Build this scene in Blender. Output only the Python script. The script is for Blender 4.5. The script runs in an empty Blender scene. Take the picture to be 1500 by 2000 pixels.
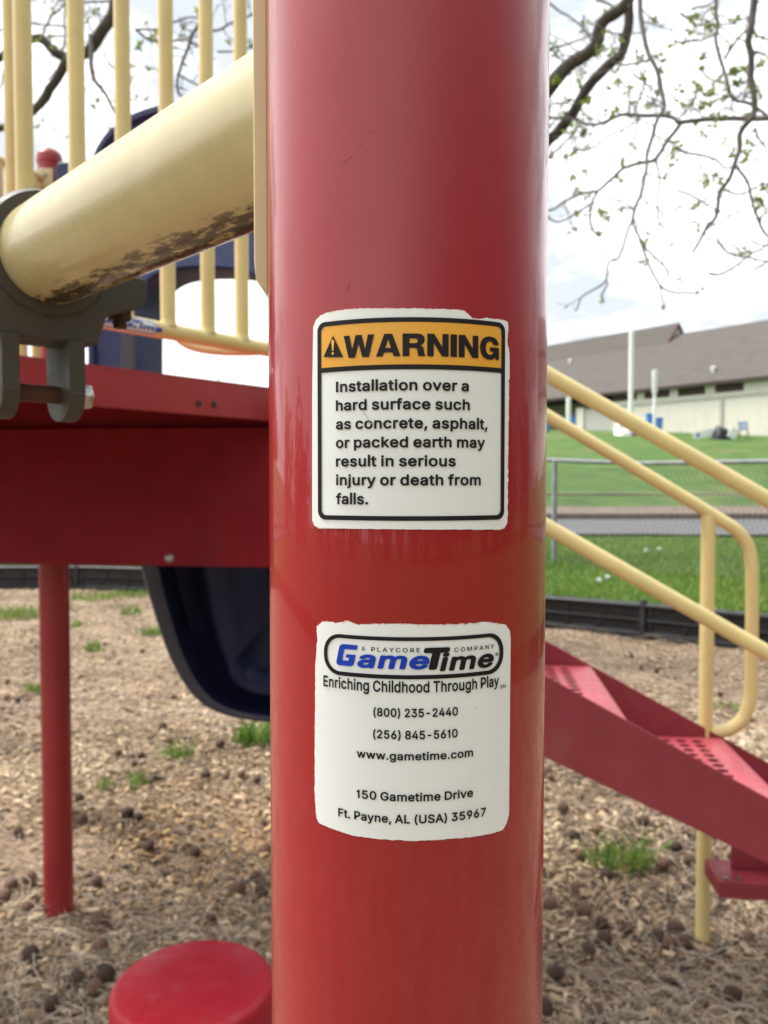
import bpy, bmesh, math, random
import numpy as np
from mathutils import Vector, Matrix, noise as mnoise
from mathutils.geometry import tessellate_polygon
random.seed(7); rng = np.random.default_rng(7)
S = bpy.context.scene; COL = S.collection
# ------------------------------------------------------------------ camera, sky, sun, exposure
H = 1.31; PITCH = math.atan(60/1600); FPX = 1600.0
cam_d = bpy.data.cameras.new('camera'); cam = bpy.data.objects.new('camera', cam_d); COL.objects.link(cam)
cam.location = (0, 0, H); cam.rotation_euler = (math.pi/2 - PITCH, 0, 0)
cam_d.sensor_fit = 'VERTICAL'; cam_d.sensor_height = 36; cam_d.lens = 28.8
cam_d.clip_start = 0.01; cam_d.clip_end = 3000
cam_d.dof.use_dof = True; cam_d.dof.focus_distance = 0.226; cam_d.dof.aperture_fstop = 25
S.camera = cam

SUN_EL, SUN_AZ = math.radians(58), math.radians(288)      # azimuth clockwise from +Y
w = bpy.data.worlds.new('World'); S.world = w; w.use_nodes = True
nt = w.node_tree; nt.nodes.clear()
def N(t, **k):
    n = nt.nodes.new(t)
    for a, b in k.items(): setattr(n, a, b)
    return n
def LK(a, b): nt.links.new(a, b)
sky = N('ShaderNodeTexSky', sky_type='NISHITA', sun_disc=False, sun_elevation=SUN_EL, sun_rotation=SUN_AZ)
tc = N('ShaderNodeTexCoord'); mp = N('ShaderNodeMapping'); mp.inputs['Scale'].default_value = (1.3, 1.3, 4.5)
LK(tc.outputs['Generated'], mp.inputs['Vector'])
nz = N('ShaderNodeTexNoise'); nz.inputs['Scale'].default_value = 2.2; nz.inputs['Detail'].default_value = 5; nz.inputs['Roughness'].default_value = .55
LK(mp.outputs['Vector'], nz.inputs['Vector'])
cr = N('ShaderNodeValToRGB'); cr.color_ramp.elements[0].position = .40; cr.color_ramp.elements[0].color = (.45, .485, .53, 1)
cr.color_ramp.elements[1].position = .5; cr.color_ramp.elements[1].color = (1.0, 1.0, 1.0, 1)
LK(nz.outputs['Fac'], cr.inputs['Fac'])
b1 = N('ShaderNodeBackground'); b1.inputs['Strength'].default_value = .1; LK(sky.outputs['Color'], b1.inputs['Color'])
b2 = N('ShaderNodeBackground'); b2.inputs['Strength'].default_value = 1.0; # the cloud is thin and bright round the sun's side, thick and grey on the opposite side
dp = N('ShaderNodeVectorMath', operation='DOT_PRODUCT'); LK(tc.outputs['Generated'], dp.inputs[0]); dp.inputs[1].default_value = Vector((-.80, .42, .45)).normalized()
mr = N('ShaderNodeMapRange', interpolation_type='SMOOTHSTEP'); LK(dp.outputs['Value'], mr.inputs['Value'])
for i_, v_ in (('From Min', -.8), ('From Max', .15), ('To Min', .14), ('To Max', 1.05)): mr.inputs[i_].default_value = v_
fy = N('ShaderNodeVectorMath', operation='DOT_PRODUCT'); LK(tc.outputs['Generated'], fy.inputs[0]); fy.inputs[1].default_value = (.1, .99, 0)
fr_w = N('ShaderNodeMapRange', interpolation_type='SMOOTHSTEP'); LK(fy.outputs['Value'], fr_w.inputs['Value']); fr_w.inputs['From Min'].default_value = 0; fr_w.inputs['From Max'].default_value = .6
cm = N('ShaderNodeMix', data_type='RGBA'); LK(fr_w.outputs[0], cm.inputs[0]); cm.inputs[6].default_value = (.92, .93, .95, 1); LK(cr.outputs['Color'], cm.inputs[7])   # broken cloud ahead, one even layer elsewhere
vm = N('ShaderNodeVectorMath', operation='SCALE'); LK(cm.outputs[2], vm.inputs[0]); LK(mr.outputs[0], vm.inputs['Scale'])
LK(vm.outputs[0], b2.inputs['Color'])
mx = N('ShaderNodeMixShader'); mx.inputs['Fac'].default_value = .97
LK(b1.outputs[0], mx.inputs[1]); LK(b2.outputs[0], mx.inputs[2])
wo = N('ShaderNodeOutputWorld'); LK(mx.outputs[0], wo.inputs['Surface'])

sl = bpy.data.lights.new('sun', 'SUN'); sl.energy = 3.0; sl.angle = math.radians(22); sl.color = (1, .96, .9)
so = bpy.data.objects.new('sun', sl); COL.objects.link(so)
sd = Vector((math.sin(SUN_AZ)*math.cos(SUN_EL), math.cos(SUN_AZ)*math.cos(SUN_EL), math.sin(SUN_EL)))
so.rotation_euler = sd.to_track_quat('Z', 'Y').to_euler()
S.view_settings.view_transform = 'Standard'; S.view_settings.look = 'None'; S.view_settings.gamma = 1
S.view_settings.exposure = .9
S.render.engine = 'CYCLES'; S.cycles.use_denoising = True

# ------------------------------------------------------------------ helpers
CP, SP = math.cos(PITCH), math.sin(PITCH)
def ray(px, py):
    u = (px-750)/FPX; v = (1000-py)/FPX
    return Vector((u, CP + v*SP, v*CP - SP))
def at(px, py, Y):
    d = ray(px, py); return Vector((0, 0, H)) + d*(Y/d.y)
def onplane(px, py, p0, n):
    d = ray(px, py); o = Vector((0, 0, H)); t = (Vector(p0)-o).dot(n)/d.dot(n); return o + d*t
OFF = {}
class MB:
    def __init__(s): s.v = []; s.f = []
    def add(s, vs, fs):
        b = len(s.v); s.v += [tuple(v) for v in vs]; s.f += [tuple(i+b for i in f) for f in fs]; return s
    def box(s, c, size, M=None):
        c = Vector(c); x, y, z = (q/2 for q in size); M = M or Matrix.Identity(3)
        vs = [c + M @ Vector((a*x, b*y, d*z)) for a in (-1, 1) for b in (-1, 1) for d in (-1, 1)]
        return s.add(vs, [(0,1,3,2), (4,6,7,5), (0,4,5,1), (2,3,7,6), (0,2,6,4), (1,5,7,3)])
    def prism(s, poly, ex):                    # closed 3d polygon pushed along a vector
        ex = Vector(ex); n = len(poly); poly = [Vector(p) for p in poly]
        vs = poly + [p+ex for p in poly]
        fs = [(i, (i+1) % n, n+(i+1) % n, n+i) for i in range(n)]
        fs += [tuple(range(n)), tuple(range(2*n-1, n-1, -1))]
        return s.add(vs, fs)
    def tube(s, path, r, seg=12, cap=True):
        P = [Vector(p) for p in path]; n = len(P); R = r if hasattr(r, '__len__') else [r]*n
        T = [(P[min(i+1, n-1)]-P[max(i-1, 0)]).normalized() for i in range(n)]
        up = Vector((0, 0, 1)) if abs(T[0].z) < .9 else Vector((1, 0, 0))
        u = T[0].cross(up).normalized(); vs = []; fs = []
        for i in range(n):
            u = (u - T[i]*u.dot(T[i])).normalized(); wv = T[i].cross(u)
            for k in range(seg):
                a = 2*math.pi*k/seg; vs.append(P[i] + (u*math.cos(a) + wv*math.sin(a))*R[i])
        for i in range(n-1):
            for k in range(seg):
                k2 = (k+1) % seg; fs.append((i*seg+k, i*seg+k2, (i+1)*seg+k2, (i+1)*seg+k))
        if cap: fs += [tuple(range(seg-1, -1, -1)), tuple((n-1)*seg+k for k in range(seg))]
        return s.add(vs, fs)
    def lathe(s, base, prof, seg=32, axis=None):   # prof = [(radius, height)], about axis (default z)
        ax = Vector(axis or (0, 0, 1)).normalized(); q = ax.to_track_quat('Z', 'Y'); base = Vector(base)
        vs = []; fs = []; n = len(prof)
        for r, h in prof:
            for k in range(seg):
                a = 2*math.pi*k/seg; vs.append(base + q @ Vector((r*math.cos(a), r*math.sin(a), h)))
        for i in range(n-1):
            for k in range(seg):
                k2 = (k+1) % seg; fs.append((i*seg+k, i*seg+k2, (i+1)*seg+k2, (i+1)*seg+k))
        fs += [tuple(range(seg-1, -1, -1)), tuple((n-1)*seg+k for k in range(seg))]
        return s.add(vs, fs)
    def build(s, name, mat, parent=None, bevel=0, smooth=35, fix=True):
        o0 = OFF.get(parent.name, Vector()) if parent else Vector()
        me = bpy.data.meshes.new(name); me.from_pydata([(v[0]-o0[0], v[1]-o0[1], v[2]-o0[2]) for v in s.v], [], s.f)
        if fix:
            bm = bmesh.new(); bm.from_mesh(me); bmesh.ops.recalc_face_normals(bm, faces=bm.faces); bm.to_mesh(me); bm.free()
        return link(name, me, mat, parent, bevel, smooth)
def link(name, me, mat, parent=None, bevel=0, smooth=35):
    if mat: me.materials.append(mat)
    if smooth:
        me.polygons.foreach_set('use_smooth', [True]*len(me.polygons)); me.set_sharp_from_angle(angle=math.radians(smooth))
    me.update(); o = bpy.data.objects.new(name, me); COL.objects.link(o)
    if parent: o.parent = parent; OFF[o.name] = OFF.get(parent.name, Vector())
    if bevel:
        m = o.modifiers.new('bevel', 'BEVEL'); m.width = bevel; m.segments = 2; m.limit_method = 'ANGLE'; m.harden_normals = True; m.angle_limit = math.radians(40)
    return o
def tag(o, label=None, cat=None, group=None, kind=None):
    for k, v in (('label', label), ('category', cat), ('group', group), ('kind', kind)):
        if v: o[k] = v
    return o
def thing(name, label, cat, loc=(0, 0, 0), group=None):
    o = bpy.data.objects.new(name, None); COL.objects.link(o); o.location = loc; o.empty_display_size = .05
    OFF[o.name] = Vector(loc); return tag(o, label, cat, group)
def bigmesh(name, verts, faces, mat, col=None, kind=None, smooth=0, parent=None):
    me = bpy.data.meshes.new(name); verts = np.asarray(verts, np.float32); faces = np.asarray(faces, np.int32)
    n, k = faces.shape
    me.vertices.add(len(verts)); me.vertices.foreach_set('co', verts.ravel())
    me.loops.add(n*k); me.loops.foreach_set('vertex_index', faces.ravel())
    me.polygons.add(n); me.polygons.foreach_set('loop_start', np.arange(0, n*k, k, dtype=np.int32))
    me.update(calc_edges=True); me.validate()
    if col is not None:
        a = me.color_attributes.new('col', 'FLOAT_COLOR', 'POINT')
        a.data.foreach_set('color', np.c_[col, np.ones(len(col))].astype(np.float32).ravel())
    o = link(name, me, mat, parent, 0, smooth)
    if kind: o['kind'] = kind
    return o
def spline(P, n=8):                              # Catmull-Rom through points
    P = [Vector(p) for p in P]; out = []
    Q = [P[0]*2-P[1]] + P + [P[-1]*2-P[-2]]
    for i in range(1, len(Q)-2):
        a, b, c, d = Q[i-1:i+3]
        for k in range(n):
            t = k/n; out.append(.5*((2*b) + (c-a)*t + (2*a-5*b+4*c-d)*t*t + (3*b-a-3*c+d)*t**3))
    return out + [P[-1]]
def lerp(a, b, t): return a + (b-a)*t
def interp(x, xs, ys): return float(np.interp(x, xs, ys))

# ------------------------------------------------------------------ materials
def mat_nodes(name):
    m = bpy.data.materials.new(name); m.use_nodes = True; t = m.node_tree; b = t.nodes['Principled BSDF']
    return m, t, b
def mk(t, typ, **k):
    n = t.nodes.new(typ)
    for a, v in k.items():
        if a[0] == '_': n.inputs[a[1:]].default_value = v
        else: setattr(n, a, v)
    return n
def ramp(t, fac, stops):
    r = t.nodes.new('ShaderNodeValToRGB'); e = r.color_ramp.elements
    while len(e) < len(stops): e.new(.5)
    for i, (p, c) in enumerate(stops): e[i].position = p; e[i].color = (*c, 1) if len(c) == 3 else c
    t.links.new(fac, r.inputs['Fac']); return r
def coords(t, scale=(1, 1, 1), kind='Object'):
    c = t.nodes.new('ShaderNodeTexCoord'); m = t.nodes.new('ShaderNodeMapping'); m.inputs['Scale'].default_value = scale
    t.links.new(c.outputs[kind], m.inputs['Vector']); return m.outputs['Vector']
def noise(t, vec, scale, detail=4, rough=.55):
    n = mk(t, 'ShaderNodeTexNoise'); n.inputs['Scale'].default_value = scale; n.inputs['Detail'].default_value = detail
    n.inputs['Roughness'].default_value = rough; t.links.new(vec, n.inputs['Vector']); return n.outputs['Fac']
def mixc(t, fac, a, b):
    m = t.nodes.new('ShaderNodeMix'); m.data_type = 'RGBA'
    for s, v in ((0, fac), (6, a), (7, b)):
        if hasattr(v, 'links') or hasattr(v, 'is_linked'): t.links.new(v, m.inputs[s])
        else: m.inputs[s].default_value = v if s == 0 else (*v, 1)
    return m.outputs[2]
def bump(t, b, h, strength, dist):
    n = mk(t, 'ShaderNodeBump'); n.inputs['Strength'].default_value = strength; n.inputs['Distance'].default_value = dist
    t.links.new(h, n.inputs['Height']); t.links.new(n.outputs[0], b.inputs['Normal'])
def paint(name, c, rough=.3, var=.12, bs=300, bd=.00004, chips=None, coat=0, spec=.5, coat_r=.07, stretch=(1, 1, 1)):
    m, t, b = mat_nodes(name); v = coords(t); vs = coords(t, stretch)
    f = noise(t, v, 9, 6); d = tuple(x*(1-var) for x in c); l = tuple(min(1, x*(1+var)+.004) for x in c)
    r = ramp(t, f, [(.3, d), (.7, l)]); out = r.outputs[0]
    if chips:
        ch = ramp(t, noise(t, v, chips[1], 5, .7), [(chips[2], (0, 0, 0)), (chips[2]+.02, (1, 1, 1))])
        out = mixc(t, ch.outputs[0], out, chips[0])
    t.links.new(out, b.inputs['Base Color'])
    rr = ramp(t, noise(t, v, 35, 5, .65), [(.3, (rough*.75,)*3), (.75, (min(1, rough*1.35),)*3)])
    t.links.new(rr.outputs[0], b.inputs['Roughness']); b.inputs['Specular IOR Level'].default_value = spec
    b.inputs['Coat Weight'].default_value = coat; b.inputs['Coat Roughness'].default_value = coat_r
    if bd: bump(t, b, noise(t, vs, bs, 2), 1, bd)
    return m
M = {}
M['post_red'] = paint('post_red_gloss_paint', (.285, .013, .016), .26, .04, 210, .00003, coat=.55, spec=.22, coat_r=.02, stretch=(1, 1, .05))
M['red'] = paint('red_paint', (.30, .018, .024), .38, .12, 200, .00005, chips=((.5, .25, .22), 60, .78))
M['panel_red'] = paint('shaded_red_panel_coating', (.19, .006, .012), .6, .1, 160, .00004, spec=.15)  # deep red, darkened further to put the deck's shade into the colour
M['stair_red'] = paint('stair_red_coating', (.24, .025, .036), .5, .1, 160, .0001)
M['tread_red'] = paint('tread_red_coating', (.36, .05, .07), .42, .12, 120, .0001, chips=((.6, .45, .42), 45, .76))
M['pod_red'] = paint('pod_red_coating', (.33, .008, .020), .42, .1, 140, .0001, chips=((.6, .3, .3), 70, .74), spec=.25)
M['yellow'] = paint('yellow_paint', (.69, .565, .25), .36, .08, 150, .00004, chips=((.35, .25, .1), 55, .76))
M['cream'] = paint('faded_cream_yellow_paint', (.56, .46, .24), .34, .08, 150, .00003)
M['navy'] = paint('navy_plastic', (.013, .018, .058), .45, .15, 220, .00006, spec=.25)
M['hood_blue'] = paint('blue_hood_plastic', (.016, .03, .115), .42, .15, 220, .00006)
M['navy_edge'] = paint('lit_navy_plastic', (.055, .06, .085), .5, .15, 220, .00006)  # paler navy: the lit look of the slide's edge put into the colour
M['black'] = paint('black_recycled_plastic', (.008, .008, .009), .45, .3, 90, .0003)
M['cast'] = paint('grey_cast_metal', (.045, .042, .034), .6, .25, 700, .0001)
M['rust'] = paint('rusty_bolt_steel', (.055, .022, .012), .75, .5, 900, .0002)
M['steel'] = paint('zinc_steel', (.42, .42, .40), .4, .3, 400, .0001); M['steel'].node_tree.nodes['Principled BSDF'].inputs['Metallic'].default_value = .8
M['galv'] = paint('galvanised_steel', (.20, .22, .23), .5, .2, 60, .0001)
M['white'] = paint('white_paint', (.78, .79, .78), .5, .06, 50, 0)
M['sticker'] = paint('white_vinyl_sticker', (.75, .78, .76), .42, .025, 500, .000006)
M['ink'] = paint('black_ink', (.010, .008, .009), .6, .2, 300, 0, spec=.2)
M['orange'] = paint('orange_ink', (.72, .35, .03), .42, .05, 300, 0)
M['blue_ink'] = paint('blue_ink', (.008, .045, .42), .6, .1, 300, 0, spec=.2)
M['chiprim'] = paint('torn_vinyl_edge', (.72, .5, .46), .6, .1, 300, 0)
M['wall'] = paint('cream_render_wall', (.64, .61, .53), .85, .08, 2, 0)
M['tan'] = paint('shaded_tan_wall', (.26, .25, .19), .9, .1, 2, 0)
M['door'] = paint('grey_roller_door', (.42, .42, .38), .7, .05, 3, 0)
M['dark'] = paint('dark_brown_louvre', (.035, .018, .016), .7, .2, 5, 0)
M['trim'] = paint('red_brown_trim', (.10, .05, .042), .7, .15, 3, 0)
M['blue'] = paint('blue_plastic', (.07, .25, .68), .45, .1, 5, 0)
M['bark'] = paint('tree_bark', (.065, .052, .04), .95, .45, 60, .004, stretch=(1, 1, .3))
M['nut'] = paint('walnut_husk', (.15, .088, .058), .75, .45, 160, .0015)
M['stem'] = paint('dry_straw_stem', (.47, .40, .31), .9, .25, 20, 0)
M['twig'] = paint('grey_brown_twig_bark', (.15, .137, .128), .95, .3, 60, .001)  # grey-brown bark, paled further to put sky glare into the colour
M['stick'] = paint('dead_stick_bark', (.12, .095, .075), .95, .4, 60, .001)
M['seedhead'] = paint('white_seed_fluff', (.8, .8, .76), .9, .05, 100, 0)
M['kerb'] = paint('weathered_kerb_timber', (.15, .115, .085), .9, .3, 12, .002)
def leafmat(name, c, tr=.35):
    m, t, b = mat_nodes(name); a = mk(t, 'ShaderNodeAttribute', attribute_name='col')
    mm = mk(t, 'ShaderNodeMix', data_type='RGBA', blend_type='MULTIPLY'); mm.inputs[0].default_value = 1
    mm.inputs[6].default_value = (*c, 1); t.links.new(a.outputs['Color'], mm.inputs[7])
    t.links.new(mm.outputs[2], b.inputs['Base Color']); b.inputs['Roughness'].default_value = .55
    tl = mk(t, 'ShaderNodeBsdfTranslucent'); t.links.new(mm.outputs[2], tl.inputs['Color'])
    ms = mk(t, 'ShaderNodeMixShader'); ms.inputs['Fac'].default_value = tr
    t.links.new(b.outputs[0], ms.inputs[1]); t.links.new(tl.outputs[0], ms.inputs[2])
    t.links.new(ms.outputs[0], t.nodes['Material Output'].inputs['Surface']); return m
M['grass'] = leafmat('grass_blade', (.135, .26, .042)); M['leaf'] = leafmat('young_leaf', (.24, .32, .08), .5)
M['chip'] = leafmat('wood_chip', (1, 1, 1), 0); M['chip'].node_tree.nodes['Principled BSDF'].inputs['Roughness'].default_value = .9
def nut_mat():
    m = M['nut']; t = m.node_tree; b = t.nodes['Principled BSDF']; oi = mk(t, 'ShaderNodeObjectInfo')
    r = ramp(t, oi.outputs['Random'], [(0, (.055, .03, .02)), (.5, (.115, .062, .038)), (1, (.22, .125, .078))]); f = ramp(t, noise(t, coords(t), 2.2, 6, .7), [(.3, (.55,)*3), (.7, (1.25,)*3)])
    mm = mk(t, 'ShaderNodeMix', data_type='RGBA', blend_type='MULTIPLY'); mm.inputs[0].default_value = 1
    t.links.new(r.outputs[0], mm.inputs[6]); t.links.new(f.outputs[0], mm.inputs[7]); t.links.new(mm.outputs[2], b.inputs['Base Color'])
nut_mat()
def grime(m, c, lo, hi, scale, amt=.5, stretch=(1, 1, 1)):            # thin dirt blotches over a paint
    t = m.node_tree; b = t.nodes['Principled BSDF']; src = b.inputs['Base Color'].links[0].from_socket
    r = ramp(t, noise(t, coords(t, stretch), scale, 9, .72), [(lo, (0, 0, 0)), (hi, (amt,)*3)])
    t.links.new(mixc(t, r.outputs[0], src, c), b.inputs['Base Color'])
grime(M['sticker'], (.42, .38, .29), .55, .82, 26, .22); grime(M['sticker'], (.25, .22, .17), .66, .74, 240, .5)
grime(M['red'], (.16, .10, .075), .56, .78, 7, .4, (1, 1, .5)); grime(M['pod_red'], (.34, .16, .14), .55, .8, 16, .35); grime(M['pod_red'], (.55, .32, .3), .68, .72, 60, .7, (1, .25, 1))
grime(M['stair_red'], (.20, .11, .09), .55, .8, 6, .35); grime(M['tread_red'], (.35, .25, .2), .55, .75, 12, .4)
grime(M['yellow'], (.30, .24, .13), .60, .80, 11, .45); grime(M['wall'], (.42, .39, .31), .5, .8, .5, .6, (1, 1, .4)); grime(M['roof'], (.07, .06, .055), .5, .75, .35, .6) if 'roof' in M else None
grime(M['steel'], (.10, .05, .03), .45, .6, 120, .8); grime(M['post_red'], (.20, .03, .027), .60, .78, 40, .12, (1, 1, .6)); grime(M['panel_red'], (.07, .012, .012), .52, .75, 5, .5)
def beam_mat():
    m, t, b = mat_nodes('scuffed_cream_tube_paint'); v = coords(t)
    r = ramp(t, noise(t, v, 22, 5), [(.3, (.45, .385, .19)), (.7, (.52, .455, .245))])
    # worn grime scuffed along the underside: noise stretched along the tube, only on the lower flank (object x = along, z = up)
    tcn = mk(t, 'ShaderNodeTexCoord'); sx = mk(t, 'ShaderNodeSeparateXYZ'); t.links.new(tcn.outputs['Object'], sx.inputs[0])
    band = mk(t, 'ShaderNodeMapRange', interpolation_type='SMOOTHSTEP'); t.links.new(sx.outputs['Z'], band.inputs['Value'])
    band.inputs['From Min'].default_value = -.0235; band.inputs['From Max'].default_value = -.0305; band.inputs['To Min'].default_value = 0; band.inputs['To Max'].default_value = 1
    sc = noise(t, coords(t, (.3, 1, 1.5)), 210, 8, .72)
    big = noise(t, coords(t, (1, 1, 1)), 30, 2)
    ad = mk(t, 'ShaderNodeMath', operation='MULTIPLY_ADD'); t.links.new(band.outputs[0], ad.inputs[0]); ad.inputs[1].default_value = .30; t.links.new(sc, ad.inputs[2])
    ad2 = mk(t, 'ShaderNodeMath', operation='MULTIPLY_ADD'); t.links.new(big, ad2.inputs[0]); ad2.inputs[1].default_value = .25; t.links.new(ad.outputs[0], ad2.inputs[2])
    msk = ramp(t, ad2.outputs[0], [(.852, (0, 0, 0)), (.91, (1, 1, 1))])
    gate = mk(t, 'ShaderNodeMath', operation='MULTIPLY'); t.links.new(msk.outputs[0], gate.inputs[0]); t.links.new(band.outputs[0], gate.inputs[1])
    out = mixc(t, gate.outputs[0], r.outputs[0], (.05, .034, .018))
    # pale streaks along the tube: gloss highlights put into the colour
    st = ramp(t, noise(t, coords(t, (.06, 1, 1)), 260, 3, .5), [(.70, (0, 0, 0)), (.76, (.55, .55, .55))])
    out = mixc(t, st.outputs[0], out, (.68, .60, .40))
    t.links.new(out, b.inputs['Base Color'])
    rr = ramp(t, noise(t, v, 60, 5), [(.3, (.2,)*3), (.75, (.34,)*3)]); t.links.new(rr.outputs[0], b.inputs['Roughness'])
    b.inputs['Coat Weight'].default_value = .2; b.inputs['Coat Roughness'].default_value = .08
    bump(t, b, noise(t, coords(t, (.10, 1, 1)), 420, 2), .25, .00004); return m
M['beam'] = beam_mat()
def ground_mat():
    m, t, b = mat_nodes('mulch_soil'); v = coords(t)
    vo = mk(t, 'ShaderNodeTexVoronoi'); vo.inputs['Scale'].default_value = 75; t.links.new(v, vo.inputs['Vector'])
    sep = mk(t, 'ShaderNodeSeparateColor'); t.links.new(vo.outputs['Color'], sep.inputs[0])
    ch = ramp(t, sep.outputs[0], [(0, (.10, .072, .052)), (.4, (.20, .146, .10)), (.7, (.31, .232, .162)), (1, (.45, .35, .255))])
    big = ramp(t, noise(t, v, 1.7, 6, .6), [(.35, (.62, .55, .48)), (.6, (1.1, 1.05, 1.0))])
    mm = mk(t, 'ShaderNodeMix', data_type='RGBA', blend_type='MULTIPLY'); mm.inputs[0].default_value = 1
    t.links.new(ch.outputs[0], mm.inputs[6]); t.links.new(big.outputs[0], mm.inputs[7])
    t.links.new(mm.outputs[2], b.inputs['Base Color']); b.inputs['Roughness'].default_value = .95
    bump(t, b, vo.outputs['Distance'], .8, .01); return m
M['mulch'] = ground_mat()
def lawn_mat():
    m, t, b = mat_nodes('lawn_turf'); v = coords(t)
    f1 = ramp(t, noise(t, v, .9, 6, .65), [(.3, (.032, .085, .010)), (.5, (.068, .155, .017)), (.72, (.12, .20, .035))])
    f2 = ramp(t, noise(t, coords(t, (1, .35, 1)), 14, 5, .7), [(.3, (.7, .72, .65)), (.7, (1.25, 1.2, 1.1))])
    mm = mk(t, 'ShaderNodeMix', data_type='RGBA', blend_type='MULTIPLY'); mm.inputs[0].default_value = 1
    t.links.new(f1.outputs[0], mm.inputs[6]); t.links.new(f2.outputs[0], mm.inputs[7])
    dry = ramp(t, noise(t, v, .35, 4, .6), [(.54, (0, 0, 0)), (.74, (.55, .55, .55))])
    t.links.new(mixc(t, dry.outputs[0], mm.outputs[2], (.24, .20, .09)), b.inputs['Base Color']); b.inputs['Roughness'].default_value = .9
    bump(t, b, noise(t, v, 30, 4, .7), 1, .06); return m
M['lawn'] = lawn_mat()
def road_mat():
    m, t, b = mat_nodes('grey_asphalt'); v = coords(t)
    r = ramp(t, noise(t, v, 40, 6, .75), [(.3, (.07, .07, .073)), (.7, (.15, .15, .153))]); t.links.new(r.outputs[0], b.inputs['Base Color'])
    b.inputs['Roughness'].default_value = .9; bump(t, b, noise(t, v, 60, 4), .6, .01); return m
M['road'] = road_mat()
def roof_mat():
    m, t, b = mat_nodes('grey_brown_shingles'); v = coords(t)
    br = mk(t, 'ShaderNodeTexBrick'); br.inputs['Scale'].default_value = 3.2; br.inputs['Mortar Size'].default_value = .012
    br.inputs['Color1'].default_value = (.08, .071, .064, 1); br.inputs['Color2'].default_value = (.105, .093, .084, 1); br.inputs['Mortar'].default_value = (.065, .056, .05, 1)
    t.links.new(v, br.inputs['Vector'])
    g = ramp(t, noise(t, v, 1.4, 6, .7), [(.3, (.88,)*3), (.7, (1.14,)*3)])
    mm = mk(t, 'ShaderNodeMix', data_type='RGBA', blend_type='MULTIPLY'); mm.inputs[0].default_value = 1
    t.links.new(br.outputs['Color'], mm.inputs[6]); t.links.new(g.outputs[0], mm.inputs[7]); t.links.new(mm.outputs[2], b.inputs['Base Color'])
    b.inputs['Roughness'].default_value = .92; return m
M['roof'] = roof_mat()
# ------------------------------------------------------------------ ground: mulch bed, plastic border, lawn, road
BORDER = [(-9.5, 8.2), (-7, 9.6), (-4.57, 9.95), (-2.9, 9.8), (-1, 8.95), (1.42, 7.35), (2.64, 6.5), (4.5, 4.9), (6, 2.4), (6.2, -1), (4, -4.5), (0, -6), (-5, -5), (-9, -1), (-10.5, 4)]
BC = Vector((-1.5, 2.5, 0))
_bp = spline([Vector((x, y, 0)) for x, y in BORDER] + [Vector((*BORDER[0], 0))], 14)
_ba = sorted((math.atan2(p.y-BC.y, p.x-BC.x), (p-BC).length) for p in _bp[:-1])
_A = [a-2*math.pi for a, _ in _ba] + [a for a, _ in _ba] + [a+2*math.pi for a, _ in _ba]; _R = [r for _, r in _ba]*3
def rb(a): return interp(a, _A, _R)
def mulch_z(x, y):
    n = mnoise.noise(Vector((x*1.1, y*1.1, 3)))*.035 + mnoise.noise(Vector((x*4.5, y*4.5, 8)))*.014
    n -= .07*math.exp(-((x+.35)**2 + (y-3.05)**2)/.22)          # hollow scuffed out under the slide
    n -= .055*math.exp(-((x-.93)**2 + (y-2.25)**2)/.16)          # worn ground round the stair post
    return n
def lawn_z(x, y):
    z = interp(y, [-50, 9, 9.8, 11.5, 14, 17, 17.4, 22, 60, 110, 400], [.27, .27, .38, .36, .34, .49, .60, .93, 5.1, 8, 9.5])
    return z + .02*mnoise.noise(Vector((x*.6, y*.6, 0)))
def polar(name, rings, zf, mat, na=360, jig=0):
    vs = []; fs = []
    for i, rf in enumerate(rings):
        for k in range(na):
            a = -math.pi + 2*math.pi*k/na; r = rf(a); x, y = BC.x+r*math.cos(a), BC.y+r*math.sin(a); vs.append((x, y, zf(x, y)))
    for i in range(len(rings)-1):
        for k in range(na):
            k2 = (k+1) % na; fs.append((i*na+k, i*na+k2, (i+1)*na+k2, (i+1)*na+k))
    return bigmesh(name, vs, fs, mat, kind='structure', smooth=60)
polar('mulch_ground', [(lambda a, q=q: rb(a)*q) for q in np.linspace(.002, 1.004, 130)], mulch_z, M['mulch'], 420)
ds = [0.0, 0.02, .3, .7, 1.2, 1.8, 2.4, 3, 3.6, 4.2, 5, 6, 7, 8, 9, 10, 11.5, 13, 15, 18, 22, 27, 34, 42, 50, 60, 75, 100, 150, 250, 450, 900]
polar('lawn', [(lambda a, d=d: rb(a)+d) for d in ds], lambda x, y: -.2 if math.hypot(x-BC.x, y-BC.y)-rb(math.atan2(y-BC.y, x-BC.x)) < .012 else lawn_z(x, y), M['lawn'])
def strip(name, ys, dz, mat, xs, kind='structure', h=0):
    mb = MB(); n = len(xs)
    for y in ys:
        for x in xs: mb.v.append((x, y, lawn_z(x, y)+dz))
    for j in range(len(ys)-1):
        for i in range(n-1): mb.f.append((j*n+i, j*n+i+1, (j+1)*n+i+1, (j+1)*n+i))
    if h:
        b = len(mb.v)
        for x in xs: mb.v.append((x, ys[0], lawn_z(x, ys[0])-.1))
        for i in range(n-1): mb.f.append((b+i, b+i+1, i+1, i))
    o = mb.build(name, mat); o['kind'] = kind; return o
XS = list(np.linspace(-60, 60, 161))
strip('road', list(np.linspace(14.0, 16.75, 14)), .06, M['road'], XS)
strip('kerb', [16.75, 16.85, 17.5], .17, M['kerb'], XS, h=1)
strip('path_edge', [21.9, 22.0, 22.12], .05, M['kerb'], XS, h=1)
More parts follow.
